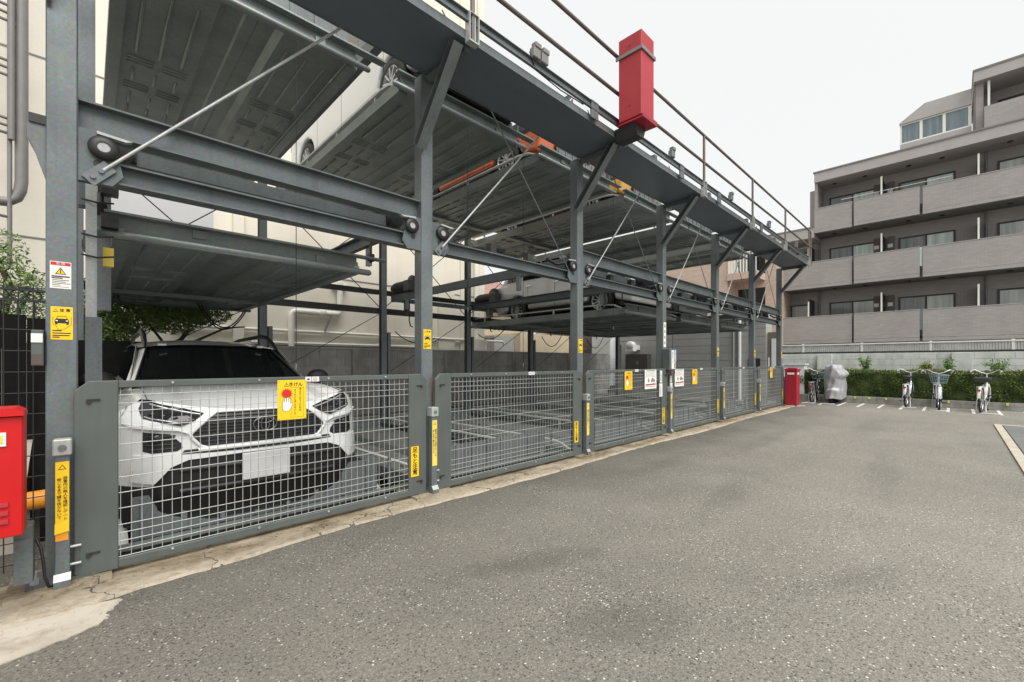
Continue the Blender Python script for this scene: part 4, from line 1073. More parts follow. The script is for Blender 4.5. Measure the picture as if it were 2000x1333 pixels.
gh = thing('grey_panel_house', 'grey panel clad building behind the far pallets', 'building', (16.3, 7, 0))
q = MB(); q.box(16.36, 4.45, -.1, 17.0, 11.2, 2.80); q.build('core', 'alc_grey', gh)
pnl = MB().box(0, 0, 0, .045, 3.25, .262).mesh('panel', 'alc_grey')
for r in range(10):
    for y in (4.45, 7.725): inst(pnl, 'panel', (16.312 + .002 * ((r * 7 + int(y)) % 3), y, r * .272), gh)
q = MB(); q.box(16.25, 4.43, 2.8, 17.05, 11.3, 2.95); q.build('roof_edge', 'alc_grey', gh)
pipe(gh, [(16.24, 5.25, 0), (16.24, 5.25, 2.75)], .055, 'pvc_white', 'downpipe'); pipe(gh, [(16.27, 5.45, 0), (16.27, 5.45, 2.7)], .018, 'pvc_white', 'conduit')
q = MB(); q.box(16.285, 4.62, 0, 16.309, 4.98, 1.42); q.build('door', 'frame_dark', gh)
q = MB(); q.box(15.9, 10.25, .3, 16.30, 11.2, 2.6); q.build('white_siding', 'pvc_white', gh)
for k in range(7):
    q = MB(); q.box(15.885, 10.27 + k * .13, .3, 15.898, 10.385 + k * .13, 2.6); q.build('siding_board', 'pvc_white', gh)
q = MB(); q.lathe([(.001, 0), (.15, 0), (.16, .02), (.16, .3), (.001, .3)], (15.7, 9.25, 1.98), 'x', 20); q.box(15.72, 9.08, 1.74, 16.0, 9.42, 1.98); q.box(16.0, 9.1, 1.8, 16.3, 9.4, 2.0)
vh = q.build('vent_hood', 'pvc_white', gh)
q = MB(); q.box(16.0, 8.6, 1.0, 16.30, 9.6, 1.62); mb_ = bev(q.build('meter_box', 'meter_box', gh), .01)
q = MB(); q.box(15.992, 9.0, 1.2, 15.999, 9.1, 1.32); q.build('meter_label', 'ink_grey', mb_)
sw = thing('brown_service_block', 'brown wall with white and black door panels at the far end', 'building', (15.9, 4.0, 0))
q = MB(); q.box(16.4, 4.16, 0, 16.48, 4.42, 2.3); q.build('wall', 'wall_brown', sw)
q = MB(); q.box(16.38, 4.17, 1.08, 16.398, 4.30, 2.08); q.build('white_panel', 'pvc_white', sw)
q = MB(); q.box(16.38, 4.17, .2, 16.398, 4.32, 1.05); q.build('black_panel', 'label_dark', sw)
q = MB(); q.box(16.37, 4.36, 1.0, 16.398, 4.40, 1.45); q.build('notice', 'sign_white', sw)
q = MB(); q.box(17.65, 3.6, 1.2, 18.2, 4.3, 1.24); q.box(17.7, 3.65, .0, 18.15, 4.25, 1.19); q.build('grey_cabinet', 'pvc_white', sw)
pk = thing('pink_brick_flats', 'pink tiled block of flats with a small balcony, framed between the far posts', 'building', (24, 9, 0))
q = MB(); q.box(24, 8.35, 0, 30, 22, 6.95); q.build('wall', 'tile_pink', pk)
q = MB(); q.box(25.2, 6.4, 0, 30, 8.345, 6.95); q.build('recess_wall', 'tile_pink', pk)
for z in (2.9, 5.55):
    q = MB(); q.box(23.9, 6.9, z, 25.19, 8.34, z + .35); q.build('balcony_slab', 'tile_pink', pk)
    q = MB()
    for k in range(10): q.box(23.92, 6.95 + k * .14, z + .352, 23.94, 7.03 + k * .14, z + 1.3)
    q.box(23.9, 6.9, z + 1.3, 23.96, 8.34, z + 1.36); q.build('railing', 'alu_white', pk)
    q = MB(); q.box(25.17, 6.9, z + .36, 25.195, 8.2, z + 2.3); q.build('window', 'glass_black', pk)

# ---------------------------------------------------------------- grey block of flats on the right
ap = thing('apartment_building', 'taupe tiled block of flats with long balconies and white curtains', 'building', (27, 0, 0))
FA, RE = 26.5, 28.0
floors = [(2.24, 3.62), (5.08, 6.40), (7.87, 9.08)]
for k, (zb, zt) in enumerate(floors):
    yl = 9.0 if k < 2 else 5.02
    segs = [(3.49, yl, 0), (1.10, 3.41, -.08), (-9.0, 1.0, 0)]
    for a, b_, off in segs:
        q = MB(); q.box(FA + off, a, zb + .16, FA + off + .15, b_, zt); q.build('balcony_wall', 'tile_taupe', ap)
        q = MB(); q.box(FA + off - .012, a, zb, FA + off + .16, b_, zb + .15); q.build('balcony_base', 'tile_taupe', ap)
        q = MB(); q.box(FA + off - .015, a, zt + .002, FA + off + .165, b_, zt + .03); q.build('coping', 'fascia', ap)
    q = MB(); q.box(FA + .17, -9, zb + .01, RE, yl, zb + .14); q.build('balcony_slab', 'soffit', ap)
    ztop = [5.08, 7.87, 10.44][k]
    q = MB(); q.box(RE, -9, zb + .14, RE + 3, yl, ztop); q.build('recess_wall', 'tile_shaded', ap)
    if k == 2: q = MB(); q.box(FA + .1, 4.9, zb + .15, RE - .002, 5.02, 10.42); q.build('end_wall', 'tile_shaded', ap)
    # glazed joint between the balconies
    q = MB(); q.box(FA + .05, 1.01, zb + .5, FA + .09, 1.095, zt + .02); q.build('joint_screen', 'pane_light' if k == 1 else 'pane_dark', ap)
    fl = zb + .2
    hts = [4.43, 7.28, 9.93][k]
    wins = [(2.70, 4.62, ('pane_dark', 'pane_light')), (-.02, 1.90, ('pane_light', 'pane_dark')), (-3.2, -1.28, ('pane_dark', 'pane_curtain')), (-6.2, -4.3, ('pane_dark', 'pane_light'))]
    if k < 2: wins.append((5.50, 7.2, ('pane_curtain', 'pane_light')))
    for wi, (a, b_, (m1, m2)) in enumerate(wins):
        if k == 0 and wi == 1: m1, m2 = 'pane_curtain', 'pane_dark'
        if k == 2 and wi == 1: m1, m2 = 'pane_light', 'pane_dark'
        if k == 0 and wi == 0: m1, m2 = 'pane_curtain', 'pane_dark'
        if wi == 0 and k > 0: m1, m2 = 'pane_light', 'pane_dark'
        f = MB(); x0 = RE - .06
        f.box(x0, a, fl, RE - .001, a + .07, hts); f.box(x0, b_ - .07, fl, RE - .001, b_, hts); f.box(x0, a + .07, hts - .07, RE - .001, b_ - .07, hts); f.box(x0, a + .07, fl, RE - .001, b_ - .07, fl + .06)
        mid_ = (a + b_) / 2; f.box(x0, mid_ - .035, fl + .06, RE - .001, mid_ + .035, hts - .07)
        wf_ = f.build('window', 'frame_dark', ap)
        for (u, v), mm in (((a + .07, mid_ - .035), m1), ((mid_ + .035, b_ - .07), m2)):
            q = MB(); q.box(RE - .035, u, fl + .06, RE - .025, v, hts - .07); q.build('pane', mm, wf_)
    for y in (2.39, -.72, -3.9, 5.28):
        if y > 5 and k == 2: continue
        q = MB(); q.box(FA + .22, y, zt - .5, RE - .002, y + .05, zt + .95); pt_ = q.build('partition', 'frame_dark', ap)
        q = MB(); q.box(FA + .17, y - .005, zt - .5, FA + .217, y + .055, zt + (.95 if y < 5 else .8)); q.build('partition_edge', 'alu_white', pt_)
    for y in (2.56, 2.05):
        q = MB(); q.box(RE - .16, y, fl, RE - .002, y + .26, hts + .12); mp = q.build('meter_cupboard', 'wall_brown', ap)
        [MB().box(RE - .175, y + .05, hts - a_, RE - .162, y + .24, hts - b2_).build('vent_cover', 'alu_white', mp) for a_, b2_ in ((.42, .24), (.9, .8))]
    for y in (-.95, 5.05):
        if y > 5 and k == 2: continue
        q = MB(); q.cyl((RE - .1, y, fl), (RE - .1, y, ztop - .02), .04, 8); q.build('downpipe', 'pipe_grey', ap)
    for y in (4.3, 3.1, 1.5, .4, -1.6, -2.6):
        q = MB(); q.cyl((FA + .8, y, ztop - .035), (FA + .8, y, ztop - (.005 if k == 2 else .001)), .09, 12); q.build('ceiling_vent', 'frame_dark', ap)
    for y in (3.0,):
        q = MB(); q.tube([(FA + .3, 3.95, zt + .3), (FA + .3, .1, zt + .3)], .015, 6)
        if k == 2: q.build('clothes_pole', 'alu_white', ap)
# fourth floor roof edge and terrace step on the left
q = MB(); q.box(FA - .02, -9, 10.44, RE + 3, 5.02, 10.90); q.build('roof_fascia', 'fascia', ap)
q = MB(); q.box(FA - .06, -9, 10.902, RE + 3, 5.06, 10.97); q.build('roof_cap', 'soffit', ap)
q = MB(); q.box(FA, 5.03, 7.66, RE + 3, 9.0, 8.16); q.build('terrace_parapet', 'fascia', ap)
q = MB(); q.box(FA - .04, 5.03, 8.162, RE + 3, 9.05, 8.22); q.build('roof_cap', 'soffit', ap)
q = MB(); q.box(FA + .5, 5.03, 7.9, RE + 2, 5.3, 10.2); q.build('end_wall', 'tile_taupe', ap)
# top floor set to the right
q = MB(); q.box(FA, -9, 10.972, FA + .15, -.85, 11.86); q.build('balcony_wall', 'tile_taupe', ap)
q = MB(); q.box(FA - .02, -9, 13.0, RE + 3, -.55, 13.42); q.build('roof_fascia', 'fascia', ap)
q = MB(); q.box(FA - .05, -9, 13.422, RE + 3, -.52, 13.5); q.build('roof_cap', 'soffit', ap)
q = MB(); q.box(RE, -9, 10.972, RE + 3, -.6, 12.998); q.build('recess_wall', 'tile_shaded', ap)
q = MB(); q.box(FA + .3, -.84, 10.972, RE - .002, -.6, 12.998); q.build('end_wall', 'tile_taupe', ap)
q = MB(); q.box(FA + .16, -1.02, 11.7, FA + .21, -.95, 12.95); q.build('partition_edge', 'alu_white', ap)
f = MB(); f.box(RE - .05, -4.2, 11.0, RE - .001, -1.3, 12.55); wf_ = f.build('window', 'frame_dark', ap)
for a, b_, mm in ((-4.1, -2.8, 'pane_dark'), (-2.7, -1.4, 'pane_blue')):
    q = MB(); q.box(RE - .07, a, 11.1, RE - .055, b_, 12.45); q.build('pane', mm, wf_)
# glazed sunroom with a sloping roof
q = MB(); q.box(26.92, -.5, 10.972, RE + 2, 1.78, 11.36); q.build('sunroom_sill', 'fascia', ap)
q = MB(); q.prism([(1.80, 12.28), (1.80, 12.34), (.95, 12.93), (-.5, 12.93), (-.5, 12.28)], 'x', 26.86, RE + 2); sr = q.build('sunroom_roof', 'fascia', ap)
for a, b_ in ((-.40, .28), (.38, 1.02), (1.12, 1.72)):
    q = MB(); q.box(26.96, a, 11.42, 26.975, b_, 12.22); q.build('pane', 'pane_blue', ap)
q = MB(); q.box(26.93, -.5, 11.362, 26.99, 1.78, 11.42); q.box(26.93, -.5, 12.22, 26.99, 1.78, 12.278)
for a in (-.5, .28, 1.02, 1.72): q.box(26.93, a, 11.42, 26.99, a + (.1 if a < 1.5 else .06), 12.22)
q.build('sunroom_frame', 'alu_white', ap)
q = MB(); q.box(26.98, 1.722, 11.42, RE + 1, 1.735, 12.22); q.build('pane', 'pane_light', ap)
q = MB(); q.cyl((26.85, -.6, 10.98), (26.85, -.6, 13.05), .06, 8); q.build('downpipe', 'pipe_grey', ap)

# ---------------------------------------------------------------- boundary wall, slatted fence, hedge, kerb on the right
far_wall = block_wall('boundary_wall', 'pale weathered block wall behind the hedge', 'y', 18.9, -7.0, 4.6, 8, 0, .2, .4, .15, 'block_pale')
for y in (3.05, -.35, -4.0):
    q = MB(); q.box(18.78, y, 0, 18.899, y + .42, 1.57); q.build('buttress', 'block_pale', far_wall)
sf = thing('slat_fence', 'low white slatted fence on top of the pale block wall', 'fence', (18.97, 0, 1.62))
q = MB()
y = -7.0
while y < 5.6:
    q.box(18.96, y, 1.66, 18.975, y + .045, 1.90); y += .06
o = q.build('slats', 'fence_pale', sf); o['kind'] = 'stuff'
q = MB(); q.box(18.976, -7, 1.656, 18.99, 5.6, 1.90); q.build('backing_sheet', 'fence_pale', sf)
q = MB(); q.box(18.92, -7, 1.60, 19.0, 5.6, 1.655); q.build('lower_rail', 'frame_dark', sf)
q = MB(); q.box(18.93, -7, 1.902, 18.99, 5.6, 1.94); q.build('upper_rail', 'sign_white', sf)
for y in (3.9, 2.2, .5, -1.2, -2.9, -4.6, -6.3):
    q = MB(); q.box(18.945, y, 1.656, 18.956, y + .06, 1.96); q.build('fence_post', 'pvc_white', sf)
kb = thing('kerb', None, None, (17.45, 3, 0)); kb['kind'] = 'structure'
bmx = MB().box(0, 0, 0, .14, .395, .098).mesh('block', 'kerb_conc')
for r in range(2):
    for k in range(28): inst(bmx, 'block', (17.45 + .002 * (k % 2), 3.9 - .4 * k - (.2 if r else 0), .004 + r * .102), kb)
lt = ['leftmost but one lime tag on the low kerb', 'lime tag on the kerb just right of the covered scooter', 'lime tag on the kerb right of the covered scooter, second along', 'lime tag on the kerb left of the middle bicycle', 'lime tag on the kerb between the basket bicycle and the white bicycle', 'lime tag on the kerb at the right edge of the picture']
for k, y in enumerate((3.3, 2.2, 1.85, 1.45, .1, -1.0)):
    q = MB(); q.box(17.436, y, .135, 17.446, y + .045, .205); tag(q.build('bay_tag', 'lime'), lt[k], 'tag', 'lime tags on the bicycle kerb')
q = MB(); q.box(17.6, -7, 0, 18.75, 4.2, .12); struct('planting_soil', q, 'soil', 'soil strip behind the kerb')
def leaves(q, pts, size, rr, up=.3, asp=.45):
    """one bent leaf (two triangles pairs) at each point"""
    for p in pts:
        d = Vector((rr.gauss(0, 1), rr.gauss(0, 1), rr.gauss(up, .8))).normalized(); n_ = Vector((rr.gauss(0, 1), rr.gauss(0, 1), rr.gauss(0, 1)))
        sd_ = d.cross(n_)
        if sd_.length < 1e-3: continue
        sd_.normalize(); s_ = size * rr.uniform(.6, 1.4); p = Vector(p)
        a = p - d * s_ * .5; b_ = p + d * s_ * .5; m_ = p + d.cross(sd_) * s_ * .12
        q.add([a, m_ + sd_ * s_ * asp * .5, b_, m_ - sd_ * s_ * asp * .5], [(0, 1, 2, 3)])
rr = random.Random(21)
hd = thing('hedge', 'long clipped dark green hedge behind the bicycles', 'hedge', (18.1, -1, .1))
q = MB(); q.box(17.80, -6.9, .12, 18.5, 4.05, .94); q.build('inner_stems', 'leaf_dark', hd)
pts = []
for k in range(26000):
    y = rr.uniform(-3.4, 4.15); f = rr.random()
    z = .12 + .93 * f ** .85; x = 17.72 + abs(rr.gauss(0, .07)) + .05 * math.sin(y * 5 + z * 7) + .03 * math.sin(y * 13 - z * 9)
    pts.append((x, y, z))
for k in range(3000):
    y = rr.uniform(-7, -3.4); pts.append((17.72 + abs(rr.gauss(0, .08)), y, .12 + .93 * rr.random()))
leaves(q := MB(), pts, .05, rr); q.build('foliage', 'leaf_hedge', hd, 0, False)
pts = []
for k in range(9000):
    y = rr.uniform(-6.5, 4.15); pts.append((rr.uniform(17.72, 18.5), y, 1.0 + .03 * math.sin(y * 3) + rr.gauss(.01, .03)))
leaves(q := MB(), pts, .045, rr, .6); q.build('new_growth', 'leaf_top', hd, 0, False)
for k, (y, h_, lb, sp) in enumerate([(2.05, .52, 'tall green shoots rising from the hedge beside the covered scooter', .18), (.62, .28, 'small yellowish shoots over the hedge left of the basket bicycle', .12), (.10, .38, 'green shoots over the hedge above the basket bicycle', .16), (-.85, .36, 'wide pale green shoots over the hedge beside the white bicycle', .32)]):
    t = thing('shrub', lb, 'shrub', (18.15, y, 1.0), 'shoots growing out of the hedge')
    st_ = MB(); pts = []
    for j in range(10):
        a = rr.uniform(0, 6.28); dx, dy = math.cos(a) * sp * rr.random(), math.sin(a) * sp * rr.uniform(.4, 1); hh = h_ * rr.uniform(.6, 1.05)
        st_.tube([(18.15, y, .9), (18.15 + dx * .5, y + dy * .5, 1.0 + hh * .5), (18.15 + dx, y + dy, 1.0 + hh)], [.008, .006, .003], 5)
        for i in range(38):
            f = rr.uniform(.1, 1.05); pts.append((18.15 + dx * f + rr.gauss(0, .045), y + dy * f + rr.gauss(0, .045), 1.0 + hh * f + rr.gauss(0, .03)))
    st_.build('stems', 'bark', t); leaves(q := MB(), pts, .07, rr, .5, .35); q.build('foliage', 'leaf_shoot' if k != 1 else 'leaf_top', t, 0, False)

# ---------------------------------------------------------------- bicycles
def make_bike(name, label, col='bike_silver', basket='bike_basket', rear_rack=True, child=False):
    """front towards -x; wheels touch z=0; local x: front wheel at 0, rear wheel at 1.08"""
    t = thing(name, label, 'bicycle', (0, 0, 0), 'bicycles parked nose to the hedge')
    r = .325
    for x in (0, 1.08):
        q = MB(); q.tube([(x + r * math.cos(a), 0, r + r * math.sin(a)) for a in [2 * math.pi * i / 32 for i in range(32)]], .019, 8, True); w_ = q.build('wheel', 'rubber', t)
        q = MB(); q.tube([(x + .30 * math.cos(a), 0, r + .30 * math.sin(a)) for a in [2 * math.pi * i / 32 for i in range(32)]], .010, 6, True); q.cyl((x, -.05, r), (x, .05, r), .022, 10)
        for k in range(14):
            a = 2 * math.pi * k / 14; q.cyl((x + .02 * math.cos(a + 1.3), (-1) ** k * .025, r + .02 * math.sin(a + 1.3)), (x + .3 * math.cos(a), 0, r + .3 * math.sin(a)), .0022, 4)
        q.build('rim', 'chrome', w_)
        q = MB()
        for i in range(12):
            a0 = R(10 + i * 14); a1 = R(10 + (i + 1) * 14)
            q.add([(x + .36 * math.cos(a), s_ * .028, r + .36 * math.sin(a) - (0 if abs(s_) < 1 else .012)) for a in (a0, a1) for s_ in (-1, 0, 1)], [(0, 1, 4, 3), (1, 2, 5, 4)], True)
        q.build('mudguard', col, t)
    q = MB()
    q.tube([(0, .05, r), (.06, .05, .58), (.1, .03, .70), (.1, -.03, .70), (.06, -.05, .58), (0, -.05, r)], .013, 8)
    q.tube([(.1, 0, .68), (.16, 0, .9)], .018, 8); q.tube([(.12, 0, .72), (.30, 0, .42), (.50, 0, .30), (.62, 0, .29)], .021, 8)
    q.tube([(.62, 0, .29), (.78, 0, .72)], .017, 8)
    for s_ in (-1, 1):
        q.tube([(.62, s_ * .03, .29), (1.08, s_ * .06, r)], .011, 6); q.tube([(.76, s_ * .02, .64), (1.08, s_ * .06, r)], .010, 6)
    q.build('frame', col, t)
    q = MB(); q.tube([(.78, 0, .70), (.80, 0, .84)], .013, 8); q.sphere((.84, 0, .87), (.13, .09, .045), 14, 8); q.build('saddle', 'saddle', t)
    q = MB(); q.tube([(.16, 0, .88), (.15, 0, .98)], .014, 8)
    q.tube([(.38, -.27, 1.03), (.26, -.28, 1.06), (.17, -.22, 1.09), (.14, -.10, 1.01), (.14, 0, .98), (.14, .10, 1.01), (.17, .22, 1.09), (.26, .28, 1.06), (.38, .27, 1.03)], .012, 8)
    hb = q.build('handlebar', 'bike_silver', t)
    q = MB()
    for s_ in (-1, 1): q.cyl((.27, s_ * .28, 1.058), (.40, s_ * .27, 1.025), .018, 8); q.tube([(.25, s_ * .27, 1.04), (.2, s_ * .24, .99), (.33, s_ * .26, .97)], .006, 6)
    q.build('grip', 'bike_silver', hb)
    if basket:
        q = MB(); x0, x1 = -.24, .06
        for z, e in ((.74, .0), (.79, .012), (.84, .024), (.90, .036), (.95, .05)):
            q.tube([(x0 - e, -.14 - e, z), (x1, -.14 - e, z), (x1, .14 + e, z), (x0 - e, .14 + e, z)], .004 if z < .94 else .009, 5, True)
        for k in range(9):
            y = -.14 + k * .035; q.tube([(x0, y, .74), (x0 - .05, y * 1.36, .95)], .003, 4); q.tube([(x1, y, .74), (x1, y * 1.36, .95)], .003, 4)
            xx = x0 + k * (x1 - x0) / 8
            for s_ in (-1, 1): q.tube([(xx, s_ * .14, .74), (xx, s_ * .19, .95)], .003, 4)
            q.tube([(xx, -.14, .74), (xx, .14, .74)], .003, 4)
        q.build('basket', basket, t)
        q = MB(); q.sphere((-.1, 0, .66), (.05, .045, .045), 12, 8); q.build('headlamp', 'lamp_clear', t)
    q = MB()
    for s_ in (-1, 1): q.tube([(.80, s_ * .05, .66), (1.3, s_ * .06, .66), (1.3, s_ * .02, .66)], .007, 6); q.tube([(1.2, s_ * .06, .66), (1.08, s_ * .07, r)], .007, 6)
    for k in range(4): q.cyl((.86 + k * .11, -.05, .66), (.86 + k * .11, .05, .66), .006, 6)
    q.build('rear_rack', 'bike_silver', t)
    q = MB(); q.lathe([(.02, -.004), (.09, -.004), (.09, .004), (.02, .004)], (.62, -.06, .29), 'y', 20); q.bar((.62, -.08, .29), (.72, -.08, .16), .02, .012); q.bar((.62, .08, .29), (.52, .08, .42), .02, .012)
    for p_ in ((.72, -.13, .16), (.52, .13, .42)): q.box(p_[0] - .05, p_[1] - .05, p_[2] - .012, p_[0] + .05, p_[1] + .05, p_[2] + .012)
    q.build('pedal', 'bike_dark', t)
    q = MB(); q.tube([(1.08, -.08, r), (1.12, -.09, .02), (1.12, .09, .02), (1.08, .08, r)], .010, 6); q.build('kick_stand', 'bike_silver', t)
    q = MB(); q.sphere((1.40, 0, .58), (.02, .035, .035), 8, 6); q.build('reflector', 'lamp_red', t)
    if child:
        q = MB(); q.box(.72, -.16, .78, .98, .16, .90); bev(q.build('cushion', 'bike_dark', t), .03, 2)
    return t
def lay(t, x_near, y, front_near, rz=0):
    # the wheel nearest the camera touches at x_near
    if front_near: t.location = (x_near + .33 * 0, y, 0); t.rotation_euler = (0, 0, rz)
    else: t.location = (x_near + 1.08, y, 0); t.rotation_euler = (0, 0, math.pi + rz)
lay(make_bike('bicycle', 'silver bicycle next to the dark red box, seen from behind', 'bike_dark'), 16.5, 3.22, False, .03)
lay(make_bike('bicycle', 'silver bicycle with wide handlebar in the middle, seen from behind', 'bike_silver'), 16.75, .92, False, -.05)
lay(make_bike('bicycle', 'bicycle facing the yard with a wire basket in front', 'bike_silver'), 16.3, .30, True, .06)
lay(make_bike('bicycle', 'white bicycle with dark saddle bag nearest the right edge', 'car_cream', None, True, True), 16.3, -.62, False, -.14)
arc = MB(); arc.tube([(0, -.17, .012), (-.035, -.09, .012), (-.045, 0, .012), (-.035, .09, .012), (0, .17, .012)], .014, 6)
arm = arc.mesh('wheel_stopper', 'line_white')
for k, (x, y) in enumerate(((16.2, 3.22), (16.25, 2.73), (16.45, .92), (16.0, .30), (15.95, -.62))):
    lb = ['curved white wheel stop at the bicycle beside the dark red box', 'curved white wheel stop below the covered scooter', 'curved white wheel stop at the middle bicycle seen from behind', 'curved white wheel stop at the basket bicycle', 'curved white wheel stop at the white bicycle'][k]
    o = inst(arm, 'wheel_stop', (x, y, .004), None); tag(o, lb, 'wheel stop', 'wheel stops on the ground')
# covered scooter
sk = thing('covered_scooter', 'scooter under a crumpled silver grey cover before the hedge', 'scooter', (16.75, 2.68, 0))
def cov(u, v):
    a = 2 * math.pi * u; h_ = .16 + (1.20 - .16) * v
    lx = .62 - .20 * v + (.10 if v < .3 else 0); ly = .25 + .05 * math.sin(v * 3.0) - .05 * v
    if v > .97: lx *= .55; ly *= .72
    elif v > .9: lx *= .92; ly *= .97
    cx_ = 17.05 - .22 * v; wob = 1 + .028 * math.sin(a * 5 + v * 4) + .022 * math.sin(a * 11 - v * 9) + .015 * math.sin(v * 17 + a * 3)
    y = 2.66 + ly * wob * math.sin(a) ; x = cx_ + lx * wob * math.cos(a)
    if .60 < v < .86 and math.sin(a) < -.2: y -= .09 * math.sin((v - .60) / .26 * math.pi)
    return (x, y, h_ + .02 * math.sin(a * 4 + 1))
q = MB(); q.grid(cov, 56, 30)
q.add([cov(i / 56, 1) for i in range(56)], [tuple(range(56))]); q.build('cover', 'cover_cloth', sk, 0, False)
q = MB(); q.tube([(16.62 + .21 * math.cos(a), 2.68, .215 + .21 * math.sin(a)) for a in [2 * math.pi * i / 24 for i in range(24)]], .035, 8, True); q.tube([(17.4 + .19 * math.cos(a), 2.68, .215 + .19 * math.sin(a)) for a in [2 * math.pi * i / 24 for i in range(24)]], .035, 8, True); q.build('wheel', 'rubber', sk)
q = MB(); q.box(16.5, 2.6, .15, 17.5, 2.76, .3); q.build('chassis', 'bike_dark', sk)
for y in (2.50, 2.82):
    q = MB(); q.tube([(16.9, 2.68, .3), (16.85, y, .02)], .012, 6); q.build('stand', 'bike_dark', sk)

# ---------------------------------------------------------------- pit cover on the right
pc = thing('pit_cover', 'steel plated pit cover with pale concrete rim at the right edge', 'pit cover', (12, -1.5, 0))
q = MB()
q.box(5.5, -.66, .003, 13.35, -.56, .02); q.box(13.22, -6, .003, 13.35, -.661, .02); q.build('rim', 'concrete_pale', pc)
sp_ = MB().box(0, -4.5, .004, .94, -.68, .016).mesh('plate', 'deck_steel')
for k in range(8): inst(sp_, 'plate', (12.26 - k * .95, 0, 0), pc)

# ---------------------------------------------------------------- red boxes and control boxes
rb = thing('red_cabinet', 'bright red metal cabinet at the left edge beside the first post', 'cabinet', (-.35, 3.3, .45))
q = MB(); q.box(-.62, 3.17, .45, -.222, 3.34, 1.03); bev(q.build('body', 'red_bright', rb), .006)
q = MB(); q.prism([(-.64, 1.032), (-.218, 1.032), (-.222, 1.052), (-.25, 1.07), (-.64, 1.07)], 'y', 3.15, 3.345); q.build('lid', 'red_bright', rb)
q = MB(); q.box(-.34, 3.163, .89, -.277, 3.169, .955); q.build('sticker', 'sign_white', rb)
q = MB(); q.box(-.33, 3.160, .905, -.287, 3.1625, .94); q.build('sticker_print', 'yellow_faded', rb)
q = MB()
for z in (.52, .56, .60): q.box(-.32, 3.160, z, -.27, 3.169, z + .02)
q.build('vent_slot', 'red_paint', rb)
rw = thing('red_light_box', 'tall red box strapped to the walkway railing', 'signal box', (4.78, 2.74, 4.14))
BX0, BX1, BY0, BY1 = 4.63, 4.93, 2.565, 2.87
q = MB(); q.box(BX0, BY0, 4.20, BX1, BY1, 5.20); bev(q.build('body', 'red_paint', rw), .006)
q = MB(); q.box(BX0 - .012, BY0 - .03, 4.155, BX1 + .03, BY1, 4.178); q.box(BX0 - .012, BY0 - .03, 4.178, BX1 + .03, BY0 - .02, 4.215); q.box(BX1 + .02, BY0 - .02, 4.178, BX1 + .03, BY1, 4.215); bev(q.build('tray', 'red_dark', rw), .003)
q = MB()
for b_ in ((BX0 - .018, BY0 - .018, 4.96, BX1 + .018, BY0 - .002, 5.0), (BX0 - .018, BY0 - .001, 4.96, BX0 - .002, BY1 + .03, 5.0), (BX1 + .002, BY0 - .001, 4.96, BX1 + .018, BY1 + .03, 5.0)): q.box(*b_)
q.build('strap', 'pipe_grey', rw)
for z in (4.36, 5.08): q = MB(); q.cyl((BX0 - .006, 2.72, z), (BX0 + .001, 2.72, z), .011, 10); q.build('screw', 'red_dark', rw)
q = MB(); q.prism([(BX0 + .02, 4.153), (BX1 - .02, 4.153), (BX1 - .08, 4.02), (BX0 + .08, 4.02)], 'y', 2.66, 2.94); q.build('support', 'black_steel', rw)
rf = thing('dark_red_box', 'dark red upright box standing after the last gate', 'post box', (14.72, 3.4, 0))
q = MB(); q.box(14.66, 3.20, .03, 15.02, 3.50, 1.04); bev(q.build('body', 'red_dark', rf), .015, 2)
q = MB(); q.box(14.645, 3.185, 1.045, 15.03, 3.51, 1.10); q.box(14.75, 3.25, 1.10, 14.95, 3.46, 1.13); bev(q.build('lid', 'red_dark', rf), .008)
q = MB(); q.box(14.652, 3.26, .93, 14.658, 3.44, .99); q.box(14.72, 3.192, .93, 14.9, 3.198, .99); q.build('name_plate', 'sign_white', rf)
jb = thing('junction_box', 'small grey box with pale top label on the left of the first post', 'switch box', (-.19, 3.58, 1.35))
q = MB(); q.box(-.222, 3.56, 1.27, -.175, 3.66, 1.47); bev(q.build('body', 'gate_paint', jb), .004)
q = MB(); q.box(-.222, 3.556, 1.40, -.178, 3.5585, 1.45); q.build('label', 'tag_white', jb)
q = MB(); q.box(-.221, 3.556, 1.275, -.178, 3.5585, 1.335); q.build('dark_label', 'brown_wall', jb)
ob = thing('control_box', 'grey box with cable low on the left of the first post', 'switch box', (-.24, 3.45, .2))
q = MB(); q.box(-.275, 3.42, .12, -.205, 3.52, .43); bev(q.build('body', 'gate_paint', ob), .005)
q = MB(); q.box(-.273, 3.415, .125, -.207, 3.419, .36); q.build('cover', 'steel_grey', ob)
q = MB(); q.tube([(-.2, 3.5, .33), (-.18, 3.47, .28), (-.17, 3.46, .2), (-.165, 3.46, .12), (-.15, 3.47, .06), (-.12, 3.5, .05)], .007, 8); q.build('cable', 'cable', ob)
orp = thing('orange_bumper', 'orange padded rail behind the red cabinet', 'bumper', (-.4, 4.3, .3))
q = MB(); q.tube([(-1.2, 4.25, .36), (-.2, 4.25, .38)], .06, 14); q.build('pad', 'orange_plastic', orp)
for x in (-1.0, -.3): q = MB(); q.box(x, 4.24, 0, x + .03, 4.3, .33); q.build('leg', 'steel_grey', orp)

